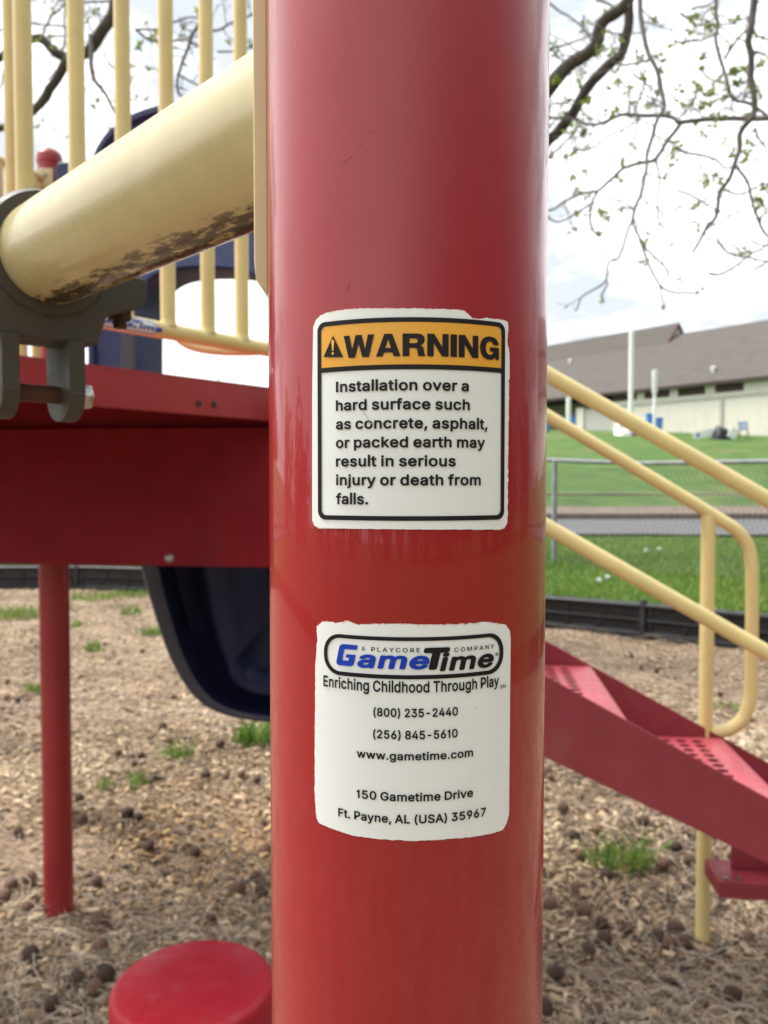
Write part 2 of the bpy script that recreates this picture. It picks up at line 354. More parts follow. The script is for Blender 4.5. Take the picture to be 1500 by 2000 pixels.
# border timbers: hollow black plastic boxes with ribs and a round top rim
_bl = [0]
for a, b in zip(_bp, _bp[1:]): _bl.append(_bl[-1] + (b-a).length)
def bat(s):
    return Vector((interp(s, _bl, [p.x for p in _bp]), interp(s, _bl, [p.y for p in _bp]), 0))
def sfor(px):            # arclength on the front border whose bearing is pixel px
    best = min((abs((p.x/p.y)*FPX+750-px), s) for s in np.linspace(0, _bl[-1], 3000) for p in [bat(s)] if p.y > 3); return best[1]
s0 = sfor(1262); SEG = 1.35
LAB = {-3: 'black plastic border timber seen between the red leg and the blue slide', -4: 'black plastic border timber at the far left behind the red leg',
       0: 'black plastic border timber right of the joint, behind the yellow handrail loop', -1: 'black plastic border timber just right of the big red post, left of the joint'}
k = -5
for k in range(-6, 4):
    a, b = bat(s0+k*SEG+.012), bat(s0+(k+1)*SEG-.012)
    if k == -6 and False: continue
    d = (b-a); L = d.length; d.normalize(); nrm = Vector((d.y, -d.x, 0))          # towards the play area
    if nrm.dot(BC-a) < 0: nrm = -nrm
    R3 = Matrix((d, nrm, Vector((0, 0, 1)))).transposed(); c = (a+b)/2
    root = thing('border_timber', 'black plastic border timber holding back the lawn', 'edging', c, 'black border timbers round the mulch')
    def LP(u, v, z): return c + R3 @ Vector((u, v, z))
    mb = MB(); mb.prism([LP(-L/2, n_, z_) for n_, z_ in ((-.06, -.03), (.062, -.03), (.062, .045), (.02, .055), (.02, .125), (.045, .137), (.045, .156), (.02, .162), (.02, .245), (.06, .25), (.064, .268), (.055, .284), (-.06, .286))], d*L)
    mb.build('panel', M['black'], root, bevel=.012)
    for q in range(5): 
        rbm = MB(); u = -L/2 + .04 + (L-.08)*q/4; rbm.prism([LP(u-.02-.05*(q % 2), -.02, .03), LP(u+.03-.05*(q % 2), -.02, .03), LP(u+.03+.05*(q % 2), -.02, .26), LP(u-.02+.05*(q % 2), -.02, .26)], nrm*.052)
        rbm.build('rib', M['black'], root, bevel=.006)
    st = MB(); st.lathe(LP(-L/2-.012, .03, -.1), [(.03, 0), (.03, .405), (.018, .425)], 14); st.build('stake', M['black'], root, bevel=0)
    if k in LAB: root['label'] = LAB[k]
    elif k in (-2,): root['label'] = 'black plastic border timber running behind the slide and the big red post'
    elif k == 1: root['label'] = 'black plastic border timber at the right edge beside the handrail'
BORD_ROOTS = [o for o in COL.objects if o.name.startswith('border_timber')]

# ------------------------------------------------------------------ the big red post with its two stickers
PR = .0445; PC = at(795, 940, .267)
post = thing('support_post', 'glossy red round post filling the middle, with two white stickers', 'post', (PC.x, PC.y, 0))
mb = MB(); mb.lathe((PC.x, PC.y, -.3), [(PR, 0), (PR, 3.1), (PR*.9, 3.13), (PR*.5, 3.15)], 128); mb.build('post_tube', M['post_red'], post, smooth=30)
def cyl(px, py):                                  # where a pixel's ray meets the post: (arc metres, z)
    d = ray(px, py); ox, oy = -PC.x, -PC.y
    A = d.x*d.x+d.y*d.y; B = 2*(ox*d.x+oy*d.y); Cc = ox*ox+oy*oy-PR*PR
    t = (-B-math.sqrt(max(0, B*B-4*A*Cc)))/(2*A)
    return Vector((math.atan2(ox+d.x*t, -(oy+d.y*t))*PR, H+d.z*t))
def wrap(s, z, lift): a = s/PR; r = PR+lift; return (PC.x+r*math.sin(a), PC.y-r*math.cos(a), z)
class Flat(MB):                                   # shapes drawn flat in (arc, z) and bent round the post
    def bent(s, name, mat, parent, lift):
        m = MB(); m.f = s.f; m.v = [wrap(v[0], v[1], lift+(v[2] if len(v) > 2 else 0)) for v in s.v]
        o = m.build(name, mat, parent, smooth=0, fix=False)
        bm = bmesh.new(); bm.from_mesh(o.data); bm.normal_update()
        for f in bm.faces:
            c = f.calc_center_median() + Vector((OFF[parent.name].x, OFF[parent.name].y, 0))
            if f.normal.dot(Vector((c.x-PC.x, c.y-PC.y, 0))) < 0: f.normal_flip()
        bm.to_mesh(o.data); bm.free(); o.data.polygons.foreach_set('use_smooth', [True]*len(o.data.polygons)); return o
    def band(s, outer, inner):                    # closed ring between two outlines of equal length
        n = len(outer); s.add(outer+inner, [(i, (i+1) % n, n+(i+1) % n, n+i) for i in range(n)]); return s
    def coons(s, T, B_, L, R_, n=150):
        def res(P):
            P = [Vector(p) for p in P]; d = [0]
            for a, b in zip(P, P[1:]): d.append(d[-1]+(b-a).length)
            return [Vector((interp(d[-1]*i/n, d, [p.x for p in P]), interp(d[-1]*i/n, d, [p.y for p in P]))) for i in range(n+1)]
        T, B_, L, R_ = map(res, (T, B_, L, R_)); vs = []
        for j in range(n+1):
            v = j/n
            for i in range(n+1):
                u = i/n
                p = B_[i]*(1-v)+T[i]*v + L[j]*(1-u)+R_[j]*u - (B_[0]*(1-u)*(1-v)+B_[n]*u*(1-v)+T[0]*(1-u)*v+T[n]*u*v)
                vs.append((p.x, p.y))
        s.add(vs, [(j*(n+1)+i, j*(n+1)+i+1, (j+1)*(n+1)+i+1, (j+1)*(n+1)+i) for j in range(n) for i in range(n)]); return s
def cp(pts): return [cyl(*p) for p in pts]
def rough(P, amp, step=.0003):                    # small tears along an edge
    out = [P[0]]
    for a, b in zip(P, P[1:]):
        n = max(1, int((b-a).length/step))
        for i in range(1, n+1):
            q = a.lerp(b, i/n); k = mnoise.noise(Vector((q.x*700, q.y*700, 1)))*.7 + mnoise.noise(Vector((q.x*2600, q.y*2600, 4)))*.6
            out.append(q + Vector(((b-a).y, -(b-a).x)).normalized()*k*amp if (a != P[0] or i < n) and i < n else q)
    return out
GLY = {"!":[196,[[67,160,63,509,132,509,128,160],[98,-4,81,-1,66,9,56,24,52,41,56,58,66,73,81,83,98,86,116,83,130,73,140,58,143,41,140,24,130,9,116,-1]]],"(":[273,[[89,207,96,293,114,384,142,468,177,539,236,539,206,471,182,399,164,328,154,258,151,219,153,172,165,91,193,3,236,-96,177,-96,147,-40,124,16,102,93,92,150]]],")":[273,[[37,-96,76,-9,98,56,113,116,121,184,118,272,103,356,73,457,37,539,67,539,97,539,121,494,147,427,163,369,175,308,182,249,184,187,178,130,167,72,149,15,117,-59,97,-96]]],",":[188,[[38,-119,68,71,137,71,84,-119]]],"-":[453,[[337,244,337,188,114,188,114,244]]],".":[188,[[95,-4,78,-1,63,9,53,24,50,41,53,59,63,73,78,83,95,87,113,83,128,73,138,59,141,41,138,24,128,9,113,-1]]],"0":[453,[[227,-7,187,-2,151,11,120,32,95,62,74,99,60,144,51,196,48,254,51,312,60,364,75,409,95,447,121,476,151,498,187,511,227,516,267,511,302,498,333,476,358,447,379,409,393,364,402,312,405,254,402,196,393,144,379,99,359,62,333,32,302,11,267,-2],[227,50,253,53,276,63,297,80,313,103,327,133,336,168,342,208,344,254,342,300,336,341,327,376,313,405,297,429,276,446,253,456,227,460,200,456,177,446,157,429,140,405,127,376,117,341,111,300,109,254,111,208,117,168,127,133,140,103,157,80,177,63,200,53]]],"1":[453,[[76,0,76,55,391,55,391,0],[276,509,276,0,212,0,212,448,209,448,86,358,86,427,198,509]]],"2":[453,[[64,0,64,47,282,282,311,327,317,343,320,366,319,385,315,403,308,419,297,432,283,443,262,454,224,460,202,458,184,453,167,444,153,433,142,419,134,402,129,383,127,362,66,362,71,405,86,442,111,473,143,496,182,511,214,515,258,513,297,501,330,480,356,453,373,420,381,382,378,345,365,304,347,275,315,232,153,60,153,57,389,57,389,0]]],"3":[453,[[218,-7,184,-4,152,2,123,14,98,30,76,50,60,74,49,101,44,132,109,132,113,113,120,97,130,83,149,68,165,59,191,52,219,50,241,51,281,64,297,74,311,88,321,104,327,123,329,145,327,165,322,184,312,202,288,226,267,237,242,244,212,247,157,248,157,273,157,299,288,448,288,452,70,452,70,509,372,509,372,461,211,278,211,289,239,290,276,286,318,271,352,246,371,222,387,186,393,145,387,103,380,84,365,58,351,42,327,23,299,8,277,1,243,-6]]],"4":[453,[[40,105,40,158,247,509,311,509,109,166,109,163,413,163,413,105],[282,0,282,318,343,318,343,0]]],"5":[453,[[221,-7,189,-4,159,3,131,16,108,32,88,53,73,76,64,102,60,130,122,130,127,108,138,89,154,73,179,58,215,50,236,51,257,56,276,64,298,82,311,98,320,117,326,139,328,170,324,193,317,214,306,233,286,254,262,269,241,275,211,277,180,272,150,261,128,246,98,249,67,253,96,509,366,509,366,452,151,452,134,301,172,323,209,332,255,332,294,321,328,301,360,267,379,231,389,190,391,151,385,117,374,85,350,49,318,21,289,6,257,-4]]],"6":[453,[[226,-7,182,-1,152,10,125,26,96,56,75,94,66,126,64,162,68,199,84,249,110,298,252,509,322,509,151,261,145,261,156,278,168,291,200,309,235,314,278,309,307,299,340,278,365,248,381,212,389,169,386,123,377,92,356,55,327,26,301,9,271,-2],[226,48,248,50,267,56,284,66,299,79,311,95,320,114,326,135,327,157,326,180,320,201,311,219,299,235,284,248,267,258,248,263,226,265,205,263,186,258,168,248,153,235,141,220,132,201,127,181,125,158,127,135,132,114,141,96,153,79,168,66,186,56,205,50]]],"7":[453,[[97,0,323,452,62,452,62,509,391,509,391,449,165,0]]],"8":[453,[[226,-7,189,-4,156,3,126,16,101,33,80,54,64,78,55,106,52,135,54,159,59,181,68,202,81,220,95,236,113,249,132,259,153,265,153,267,127,277,105,293,93,308,79,333,72,360,70,380,73,408,82,434,101,464,122,483,137,493,164,506,184,511,226,516,269,511,288,506,315,493,337,477,350,464,370,434,379,408,382,380,379,351,373,333,359,308,347,293,326,277,300,267,300,265,321,259,339,249,357,236,372,220,384,202,393,181,399,159,401,135,398,106,388,78,373,54,352,33,326,16,296,3,263,-4],[226,49,272,55,291,63,307,74,319,87,329,102,335,119,337,139,335,159,329,177,319,194,305,208,289,220,270,228,249,233,226,235,203,233,182,228,163,220,147,208,133,194,123,177,117,159,115,139,117,119,123,102,132,87,145,74,161,63,180,55],[226,290,263,296,293,313,312,341,318,357,319,376,313,410,294,437,264,454,226,460,188,454,159,437,139,410,134,394,133,376,139,341,148,326,159,313,189,296]]],"9":[453,[[226,516,260,513,301,499,328,482,356,452,377,414,386,382,389,347,385,309,368,259,343,211,200,0,130,0,301,248,307,248,296,230,284,218,252,200,218,195,175,199,137,214,106,237,83,269,71,297,64,340,65,375,72,407,90,445,117,476,152,499,182,510],[226,460,205,458,186,452,169,442,154,429,142,413,133,395,127,374,125,352,127,329,133,308,142,290,154,274,169,261,186,251,205,245,226,243,247,245,267,251,284,261,299,273,311,289,320,308,326,328,327,350,326,373,320,394,311,413,299,429,284,442,267,452,248,458]]],"A":[480,[[16,0,201,509,276,509,463,0,395,0,264,372,232,478,245,478,220,393,85,0],[110,142,110,199,370,199,370,142]]],"C":[510,[[267,-7,220,-2,177,11,138,33,104,63,77,101,57,146,44,197,40,254,44,311,52,346,63,378,86,421,115,456,150,484,191,503,220,511,267,516,314,511,357,498,388,481,421,453,443,426,463,385,473,348,408,348,401,373,389,395,375,413,357,428,337,440,315,449,267,456,223,450,193,438,174,426,143,394,120,352,106,300,104,270,105,223,116,168,125,145,144,114,175,82,213,62,256,53,292,55,332,66,366,88,393,120,408,160,473,160,463,124,448,91,428,62,402,38,373,19,341,5,305,-4]]],"D":[502,[[219,0,96,0,96,57,244,58,284,66,307,75,328,87,354,110,379,149,394,198,399,255,396,299,388,337,374,371,354,399,329,422,299,438,262,448,221,452,93,452,93,509,225,509,278,504,325,492,353,478,377,461,399,441,418,418,440,377,451,345,458,311,462,255,458,199,446,149,426,105,398,68,364,39,322,17,274,4],[125,509,125,0,60,0,60,509]]],"E":[419,[[60,0,60,509,372,509,372,452,125,452,125,286,355,286,355,229,125,229,125,57,375,57,375,0]]],"F":[410,[[60,0,60,509,369,509,369,452,125,452,125,278,346,278,346,221,125,221,125,0]]],"G":[520,[[269,-7,236,-5,205,1,176,11,149,25,125,43,104,64,85,88,69,116,57,146,47,179,42,215,41,274,44,311,52,346,62,378,77,407,94,433,114,456,149,484,175,498,203,508,233,514,265,516,304,513,332,506,366,493,389,480,416,458,439,431,454,409,465,384,474,349,408,349,390,388,369,416,342,437,310,450,279,455,243,454,212,447,183,432,150,404,125,364,109,314,103,254,109,194,125,145,151,105,184,76,214,62,246,54,279,53,309,57,336,67,360,81,380,100,396,123,410,160,415,202,434,199,283,199,283,256,478,256,478,185,471,141,457,103,436,69,409,41,365,13,312,-3]]],"I":[300,[[31,0,31,57,118,57,118,452,31,452,31,509,269,509,269,452,183,452,183,57,269,57,269,0]]],"L":[393,[[60,0,60,509,125,509,125,57,361,57,361,0]]],"M":[628,[[60,0,60,509,152,509,280,181,322,49,307,49,342,158,476,509,568,509,568,0,504,0,506,413,507,457,513,457,471,331,342,0,286,0,167,301,112,457,119,457,120,405,122,0]]],"N":[523,[[60,0,60,509,136,509,360,156,414,55,405,54,399,163,399,509,463,509,463,0,387,0,171,342,108,452,119,454,125,298,125,0]]],"O":[533,[[267,-7,220,-2,177,11,138,33,105,63,78,101,57,146,44,197,40,254,44,311,57,362,78,407,105,445,138,475,177,498,220,511,267,516,314,511,357,498,396,475,429,445,456,407,477,362,489,311,493,254,489,197,477,146,456,101,429,63,396,33,357,11,314,-2],[267,53,300,56,330,66,358,82,383,105,403,133,418,168,427,208,430,254,427,300,418,341,403,376,383,404,358,427,330,443,300,453,267,456,234,453,203,443,175,426,151,404,131,375,116,340,107,300,103,254,107,208,116,168,131,133,151,105,175,82,203,66,234,56]]],"P":[445,[[60,0,60,509,263,507,301,500,332,487,350,476,373,455,385,439,398,411,406,381,408,359,407,325,404,304,390,265,366,233,332,207,289,191,250,186,109,186,109,242,242,243,284,250,303,260,323,277,333,294,342,319,344,355,338,389,323,418,303,435,276,447,251,451,125,452,125,0]]],"R":[449,[[60,0,60,509,264,507,301,501,333,489,367,465,380,450,395,424,405,395,408,374,407,319,402,299,390,271,367,240,333,217,289,203,250,198,96,198,96,255,243,255,284,262,304,270,323,285,336,306,344,331,344,367,339,393,323,420,304,436,277,447,252,451,125,452,125,0],[353,0,230,229,303,229,428,0]]],"S":[447,[[224,-9,184,-6,149,1,118,14,91,31,70,52,54,77,43,105,38,137,104,137,108,116,116,98,128,83,142,71,160,61,187,53,216,49,241,50,264,53,293,63,311,74,325,87,339,108,345,126,345,145,340,166,325,186,296,205,259,218,154,249,128,260,95,281,71,307,60,326,54,348,52,383,58,413,70,440,87,463,119,488,158,506,191,513,239,515,275,511,296,505,326,493,343,482,365,463,382,441,391,424,399,397,401,378,337,378,334,396,326,412,316,426,302,437,286,447,257,456,209,458,167,448,145,435,132,423,120,403,116,387,115,369,119,352,135,330,164,311,202,296,305,266,336,252,364,233,387,209,401,185,407,155,408,128,403,99,392,72,374,48,352,27,323,11,290,-1,252,-8]]],"T":[449,[[32,452,32,509,417,509,417,452,257,452,257,0,193,0,193,452]]],"U":[517,[[259,-8,216,-5,177,5,143,22,114,43,91,70,74,101,64,136,60,173,60,509,124,509,124,178,131,136,150,99,180,72,203,61,220,56,259,52,298,56,331,68,357,87,380,120,389,144,392,169,393,509,457,509,457,160,451,124,443,101,433,80,411,52,374,22,340,5,315,-2]]],"W":[686,[[155,0,16,509,82,509,170,171,197,40,189,40,208,133,306,509,380,509,470,165,497,40,488,40,506,126,603,509,670,509,530,0,455,0,363,339,336,475,350,475,331,377,230,0]]],"Y":[472,[[203,0,203,208,16,509,91,509,196,338,229,279,250,230,224,230,244,280,265,318,381,509,455,509,268,208,268,0]]],"a":[389,[[160,-9,126,-5,94,5,74,17,52,38,37,66,31,90,31,123,38,150,47,166,63,183,100,203,138,213,244,228,265,235,272,240,275,248,274,273,267,297,256,311,240,322,220,329,189,331,159,326,136,315,118,301,100,274,41,291,57,322,79,346,104,364,133,375,171,383,210,384,257,374,280,364,296,353,310,338,322,320,335,281,337,251,337,0,277,0,277,52,272,52,252,25,226,6,197,-5],[170,45,202,49,234,62,257,83,272,115,275,132,276,190,253,180,200,171,154,164,125,155,103,139,93,120,93,91,98,79,107,66,134,51]]],"c":[396,[[207,-8,170,-5,137,6,107,23,82,46,62,74,46,108,37,146,34,187,36,216,43,256,51,280,68,312,82,330,107,353,137,371,159,378,195,384,228,383,260,377,289,365,315,349,336,327,353,301,362,277,303,262,290,289,267,313,238,326,207,330,173,325,145,310,124,287,106,250,97,206,98,160,108,117,124,89,145,66,165,54,189,48,217,47,246,53,274,68,292,89,304,117,363,102,354,78,341,56,325,37,306,21,285,9,261,-1,235,-6]]],"d":[424,[[195,-8,161,-5,121,10,86,37,60,74,42,120,35,160,35,218,46,270,60,303,87,340,121,366,162,381,204,384,228,381,247,375,280,353,308,319,311,319,311,509,372,509,372,0,313,0,313,59,307,59,284,27,258,7,227,-5],[205,47,229,49,250,57,269,70,284,86,296,107,305,132,310,159,312,189,310,219,305,247,296,271,284,291,269,307,251,320,229,327,205,330,179,327,157,319,139,307,124,290,112,269,103,245,98,218,96,189,98,160,103,133,112,109,124,88,139,70,158,57,180,49]]],"e":[404,[[212,-8,161,-2,127,11,90,38,61,74,43,120,35,159,35,215,46,267,55,290,74,320,106,353,135,370,157,378,205,384,243,380,273,371,307,351,331,329,350,299,363,263,370,219,371,169,75,169,75,221,338,221,310,202,307,237,298,269,278,300,257,318,229,328,189,329,159,321,135,304,116,282,101,249,96,219,96,178,102,130,118,92,133,75,151,61,187,48,229,47,258,55,278,66,294,84,306,105,365,91,357,70,345,51,330,34,311,19,290,8,266,-1,240,-6]]],"f":[254,[[228,379,228,327,6,327,6,379],[81,0,81,432,84,461,96,486,113,505,135,519,161,527,202,529,243,521,235,495,227,468,200,474,171,470,154,460,145,443,142,419,142,0]]],"g":[425,[[207,-151,159,-146,112,-130,77,-105,51,-69,101,-41,128,-72,145,-83,165,-92,192,-97,218,-97,249,-92,267,-85,282,-75,295,-62,307,-38,311,-6,311,68,306,68,287,41,272,28,247,13,227,8,195,5,162,8,132,17,113,27,80,53,61,80,46,112,37,149,34,206,39,246,50,282,73,323,103,354,131,371,162,381,196,384,228,382,259,370,285,350,308,319,313,319,313,379,372,379,372,-9,367,-54,360,-73,345,-97,331,-111,308,-127,261,-145],[205,59,229,61,251,68,269,79,285,95,297,114,305,137,311,163,312,193,311,222,305,248,297,271,285,291,270,308,251,320,230,327,205,330,180,327,158,320,139,307,124,290,112,270,103,246,98,221,96,193,98,164,103,138,112,115,124,96,140,80,158,68,180,61]]],"h":[410,[[114,227,114,0,53,0,53,509,114,509,114,287,102,287,118,322,137,349,160,367,187,379,227,384,264,380,295,369,321,349,336,328,345,313,351,294,356,264,357,0,296,0,296,246,287,283,278,298,267,310,246,323,220,329,190,327,161,317,141,303,126,283,117,257]]],"i":[167,[[53,0,53,379,114,379,114,0],[84,443,67,446,54,455,44,468,41,483,44,499,54,512,67,521,84,524,100,521,114,512,123,499,126,483,123,468,114,455,100,446]]],"j":[167,[[53,379,114,379,113,-47,109,-70,102,-90,91,-108,76,-122,45,-137,21,-142,-3,-143,-10,-143,-10,-87,14,-86,34,-78,46,-64,52,-42],[83,443,67,446,53,455,44,468,41,483,44,499,53,512,67,521,83,524,100,521,114,512,123,499,126,483,123,468,114,455,100,446]]],"k":[381,[[110,137,110,212,121,212,284,379,322,379,360,379,184,199,177,199],[53,0,53,509,114,509,114,0],[294,0,148,186,191,229,372,0]]],"l":[189,[[139,-2,101,3,80,15,69,26,61,40,53,74,53,509,114,509,114,99,115,77,120,62,127,56,137,53,170,54,181,3]]],"m":[610,[[53,0,53,379,112,379,112,295,108,295,118,323,128,341,146,360,178,378,201,385,219,386,257,380,273,372,287,361,304,339,313,323,321,295,312,295,322,321,342,348,368,369,401,382,437,386,468,383,504,368,527,348,548,313,556,276,557,0,496,0,496,254,492,281,483,302,467,317,441,328,419,330,389,326,365,314,348,295,338,270,335,247,335,0,274,0,273,275,266,295,248,316,229,326,199,330,173,326,148,314,129,294,117,266,114,238,114,0]]],"n":[410,[[114,227,114,0,53,0,53,379,112,379,112,287,102,287,118,322,137,349,160,367,187,379,227,384,264,380,295,369,321,349,336,328,344,313,351,294,356,264,357,0,296,0,296,246,287,283,278,298,267,310,246,323,220,329,190,327,161,317,141,303,126,283,117,257]]],"o":[415,[[207,-8,170,-5,137,6,107,23,82,46,62,74,46,108,37,146,34,187,37,230,46,268,62,302,82,330,107,353,137,371,170,381,207,384,245,381,278,371,308,353,333,330,354,302,369,268,378,230,381,187,378,146,369,108,354,74,333,46,308,23,278,6,245,-5],[207,46,234,49,250,54,270,66,287,82,300,102,310,126,316,151,319,187,318,215,310,250,300,274,287,294,270,310,250,322,234,327,207,330,181,327,165,322,145,310,128,294,115,274,106,250,98,215,96,187,99,151,106,126,115,102,128,82,145,66,165,54,189,48]]],"p":[424,[[53,-143,53,379,112,379,112,319,118,319,137,346,152,360,183,378,204,383,229,384,252,383,284,375,322,354,352,323,375,281,385,245,390,189,385,133,370,84,346,45,322,22,294,5,263,-5,221,-8,191,-4,167,7,145,24,118,59,114,59,114,-143],[220,47,245,49,267,57,285,70,301,88,313,109,321,133,326,160,328,189,326,218,321,245,313,269,301,290,286,307,267,319,245,327,220,330,195,327,174,320,155,307,140,291,128,271,120,247,114,219,113,189,114,159,120,132,128,107,140,86,156,70,174,57,196,49]]],"r":[259,[[53,0,53,379,112,379,112,321,115,321,122,335,135,352,166,375,196,384,243,384,243,322,200,326,170,319,140,301,123,278,117,262,114,243,114,0]]],"s":[365,[[182,-8,128,-2,105,6,84,18,67,32,53,50,42,71,36,94,94,107,105,79,119,64,143,51,173,46,200,46,225,52,244,62,262,81,268,97,267,112,260,129,250,139,225,151,137,173,104,186,72,208,61,222,50,246,47,274,49,297,57,319,75,343,93,358,123,374,149,381,187,384,231,380,254,372,273,362,290,349,303,334,317,310,324,290,268,277,255,302,232,323,205,331,171,332,143,324,126,313,117,304,109,283,112,258,124,243,144,232,254,202,292,183,306,171,321,150,328,134,331,107,329,82,321,61,307,41,290,24,268,10,242,0,214,-6]]],"t":[227,[[204,379,204,327,6,327,6,379],[65,471,126,471,126,98,130,72,139,59,154,51,173,50,202,54,213,2,171,-4,135,-1,107,10,86,28,72,52,67,71,65,93]]],"u":[410,[[182,-5,138,1,108,15,95,25,78,44,62,76,53,127,53,379,114,379,114,133,119,105,131,81,150,64,164,56,200,50,238,57,254,65,268,77,286,103,295,137,296,379,357,379,357,0,298,0,298,92,307,92,297,67,286,47,265,23,231,3,213,-2]]],"v":[389,[[163,0,17,379,84,379,171,138,206,21,184,21,218,138,305,379,371,379,226,0]]],"w":[567,[[138,0,23,379,87,379,162,103,175,41,165,41,193,166,252,379,316,379,392,91,402,41,391,41,413,135,480,379,545,379,429,0,368,0,317,178,277,338,291,338,257,204,199,0]]],"y":[389,[[47,-139,61,-86,100,-89,114,-86,124,-80,136,-67,144,-53,163,-1,17,379,84,379,171,138,206,21,184,21,218,138,305,379,371,379,195,-79,180,-102,168,-116,154,-127,134,-138,117,-143,91,-145,67,-144]]]}
GLY['I'] = [196, [[58, 0, 58, 509, 132, 509, 132, 0]]]
GLY['l'] = [156, [[45, 0, 45, 545, 111, 545, 111, 0]]]
GLY['1'] = [300, [[140, 0, 206, 0, 206, 509, 152, 509, 140, 462, 112, 432, 50, 424, 50, 374, 140, 374]]]
def area(P): return sum(P[i][0]*P[(i+1) % len(P)][1]-P[(i+1) % len(P)][0]*P[i][1] for i in range(len(P)))/2
def inside(p, P):
    c = False
    for i in range(len(P)):
        (xa, ya), (xb, yb) = P[i], P[(i+1) % len(P)]
        if (ya > p[1]) != (yb > p[1]) and p[0] < (xb-xa)*(p[1]-ya)/(yb-ya)+xa: c = not c
    return c
def fatten(P, e, sgn):
    n = len(P); out = []
    for i in range(n):
        p, a, b = Vector(P[i]), Vector(P[i-1]), Vector(P[(i+1) % n]); d1 = (p-a); d2 = (b-p)
        if d1.length < 1e-6 or d2.length < 1e-6: continue
        d1.normalize(); d2.normalize(); n1 = Vector((d1.y, -d1.x))*sgn; n2 = Vector((d2.y, -d2.x))*sgn; m = n1+n2
        if m.length < .2: m = n1
        m.normalize(); out.append(tuple(p + m*(e/max(.55, m.dot(n1)))))
    return out
def glyph(ch, e):
    a, cs = GLY[ch]; cs = [list(zip(c[::2], c[1::2])) for c in cs]; big = max(cs, key=lambda c: abs(area(c))); sg = 1 if area(big) > 0 else -1
    outs = [c for c in cs if area(c)*sg > 0]; holes = [c for c in cs if area(c)*sg < 0]; res = []
    for o in outs:
        hs = [h for h in holes if inside(h[0], o) and min((abs(area(q)) for q in outs if inside(h[0], q))) == abs(area(o))]
        res.append((fatten(o, e, sg), [fatten(h, e, sg) for h in hs]))
    return a, res
BLOCK = {'g': [(900, [[(880,700),(300,700),(200,670),(140,590),(20,120),(30,40),(110,0),(600,0),(690,40),(740,120),(800,380),(430,380),(400,270),(540,270),(510,170),(260,170),(340,520),(380,545),(840,545)]])],
 'W': [(935, [[(0,700),(185,700),(268,250),(375,700),(560,700),(667,250),(750,700),(935,700),(780,0),(580,0),(468,430),(355,0),(155,0)]])],
 'A': [(710, [[(0,0),(240,700),(470,700),(710,0),(510,0),(475,120),(230,120),(195,0)], [(270,260),(435,260),(353,530)]])],
 'R': [(650, [[(0,0),(0,700),(400,700),(470,693),(540,672),(600,625),(626,570),(630,510),(615,430),(570,370),(500,335),(560,310),(595,260),(610,180),(620,80),(650,30),(650,0),(455,0),(435,60),(428,160),(405,225),(340,255),(195,255),(195,0)], [(195,400),(195,550),(360,550),(410,535),(435,478),(415,420),(365,400)]])],
 'N': [(625, [[(0,0),(0,700),(200,700),(440,290),(440,700),(625,700),(625,0),(430,0),(185,415),(185,0)]])],
 'I': [(195, [[(0,0),(0,700),(195,700),(195,0)]])],
 'G': [(680, [[(680,380),(680,0),(555,0),(545,70),(480,15),(400,-12),(320,-18),(200,5),(100,70),(30,180),(5,300),(5,400),(30,520),(100,630),(200,695),(330,718),(470,705),(580,650),(650,560),(670,460),(475,460),(445,525),(390,560),(330,565),(260,535),(215,460),(200,350),(215,240),(260,165),(330,135),(400,142),(455,180),(480,245),(350,245),(350,380)]])]}
def block(fl, s, L, R_, base, cap, gap=55):
    W_ = sum(BLOCK[c][0][0] for c in s)+gap*(len(s)-1); k = (R_-L)/W_; ky = cap/700; x = 0
    for ch in s:
        a, loops = BLOCK[ch][0]; lv = [[Vector((p[0], p[1], 0)) for p in l] for l in loops]
        fl.add([(L+(p.x+x)*k, base+p.y*ky) for l in lv for p in l], tessellate_polygon(lv)); x += a+gap
def text(fl, s, L, R_, base, cap, e=0, shear=0, capu=509, track=0):
    """set s between arc positions L and R_ on a baseline z, capital height cap (metres), strokes grown by e font units"""
    x = 0; items = []
    for ch in s:
        if ch == ' ': x += 165+track; continue
        a, g = glyph(ch, 0); items.append((x, g)); x += a+track+e*.9
    xs = [p[0]+x0+p[1]*shear for x0, g in items for o, _ in g for p in o]; lo, hi = min(xs)-e, max(xs)+e; k = (R_-L)/(hi-lo); ky = cap/(capu+2*e)
    def W(px_, py_, x0, lift): return (L+(px_+x0+py_*shear-lo)*k, base+(py_+e)*ky, lift)
    for x0, g in items:
        for q, (o, hs) in enumerate(g):
            loops = [[Vector((p[0], p[1], 0)) for p in l] for l in [o]+hs]
            fl.add([W(p.x, p.y, x0, q*5e-6) for l in loops for p in l], tessellate_polygon(loops))
            if not e: continue
            for l in loops:
                n = len(l)
                for i in range(n):
                    a, b = l[i], l[(i+1) % n]; d = b-a
                    if d.length < 1e-3: continue
                    d.normalize(); m = Vector((-d.y, d.x, 0))*e; lf = 1e-5+5e-6*(i % 4)
                    fl.add([W(p.x, p.y, x0, lf) for p in (a-m, b-m, b+m, a+m)], [(0, 1, 2, 3)])
                    fl.add([W(a.x+e*math.cos(t*.7854), a.y+e*math.sin(t*.7854), x0, 3e-5+5e-6*(i % 3)) for t in range(8)], [tuple(range(8))])
def line(fl, s, pxl, pxr, pyb, pyc, **kw):
    m = (pxl+pxr)/2; b = cyl(m, pyb).y; c = cyl(m, pyc).y
    text(fl, s, cyl(pxl, pyb).x, cyl(pxr, pyb).x, b, c-b, **kw)
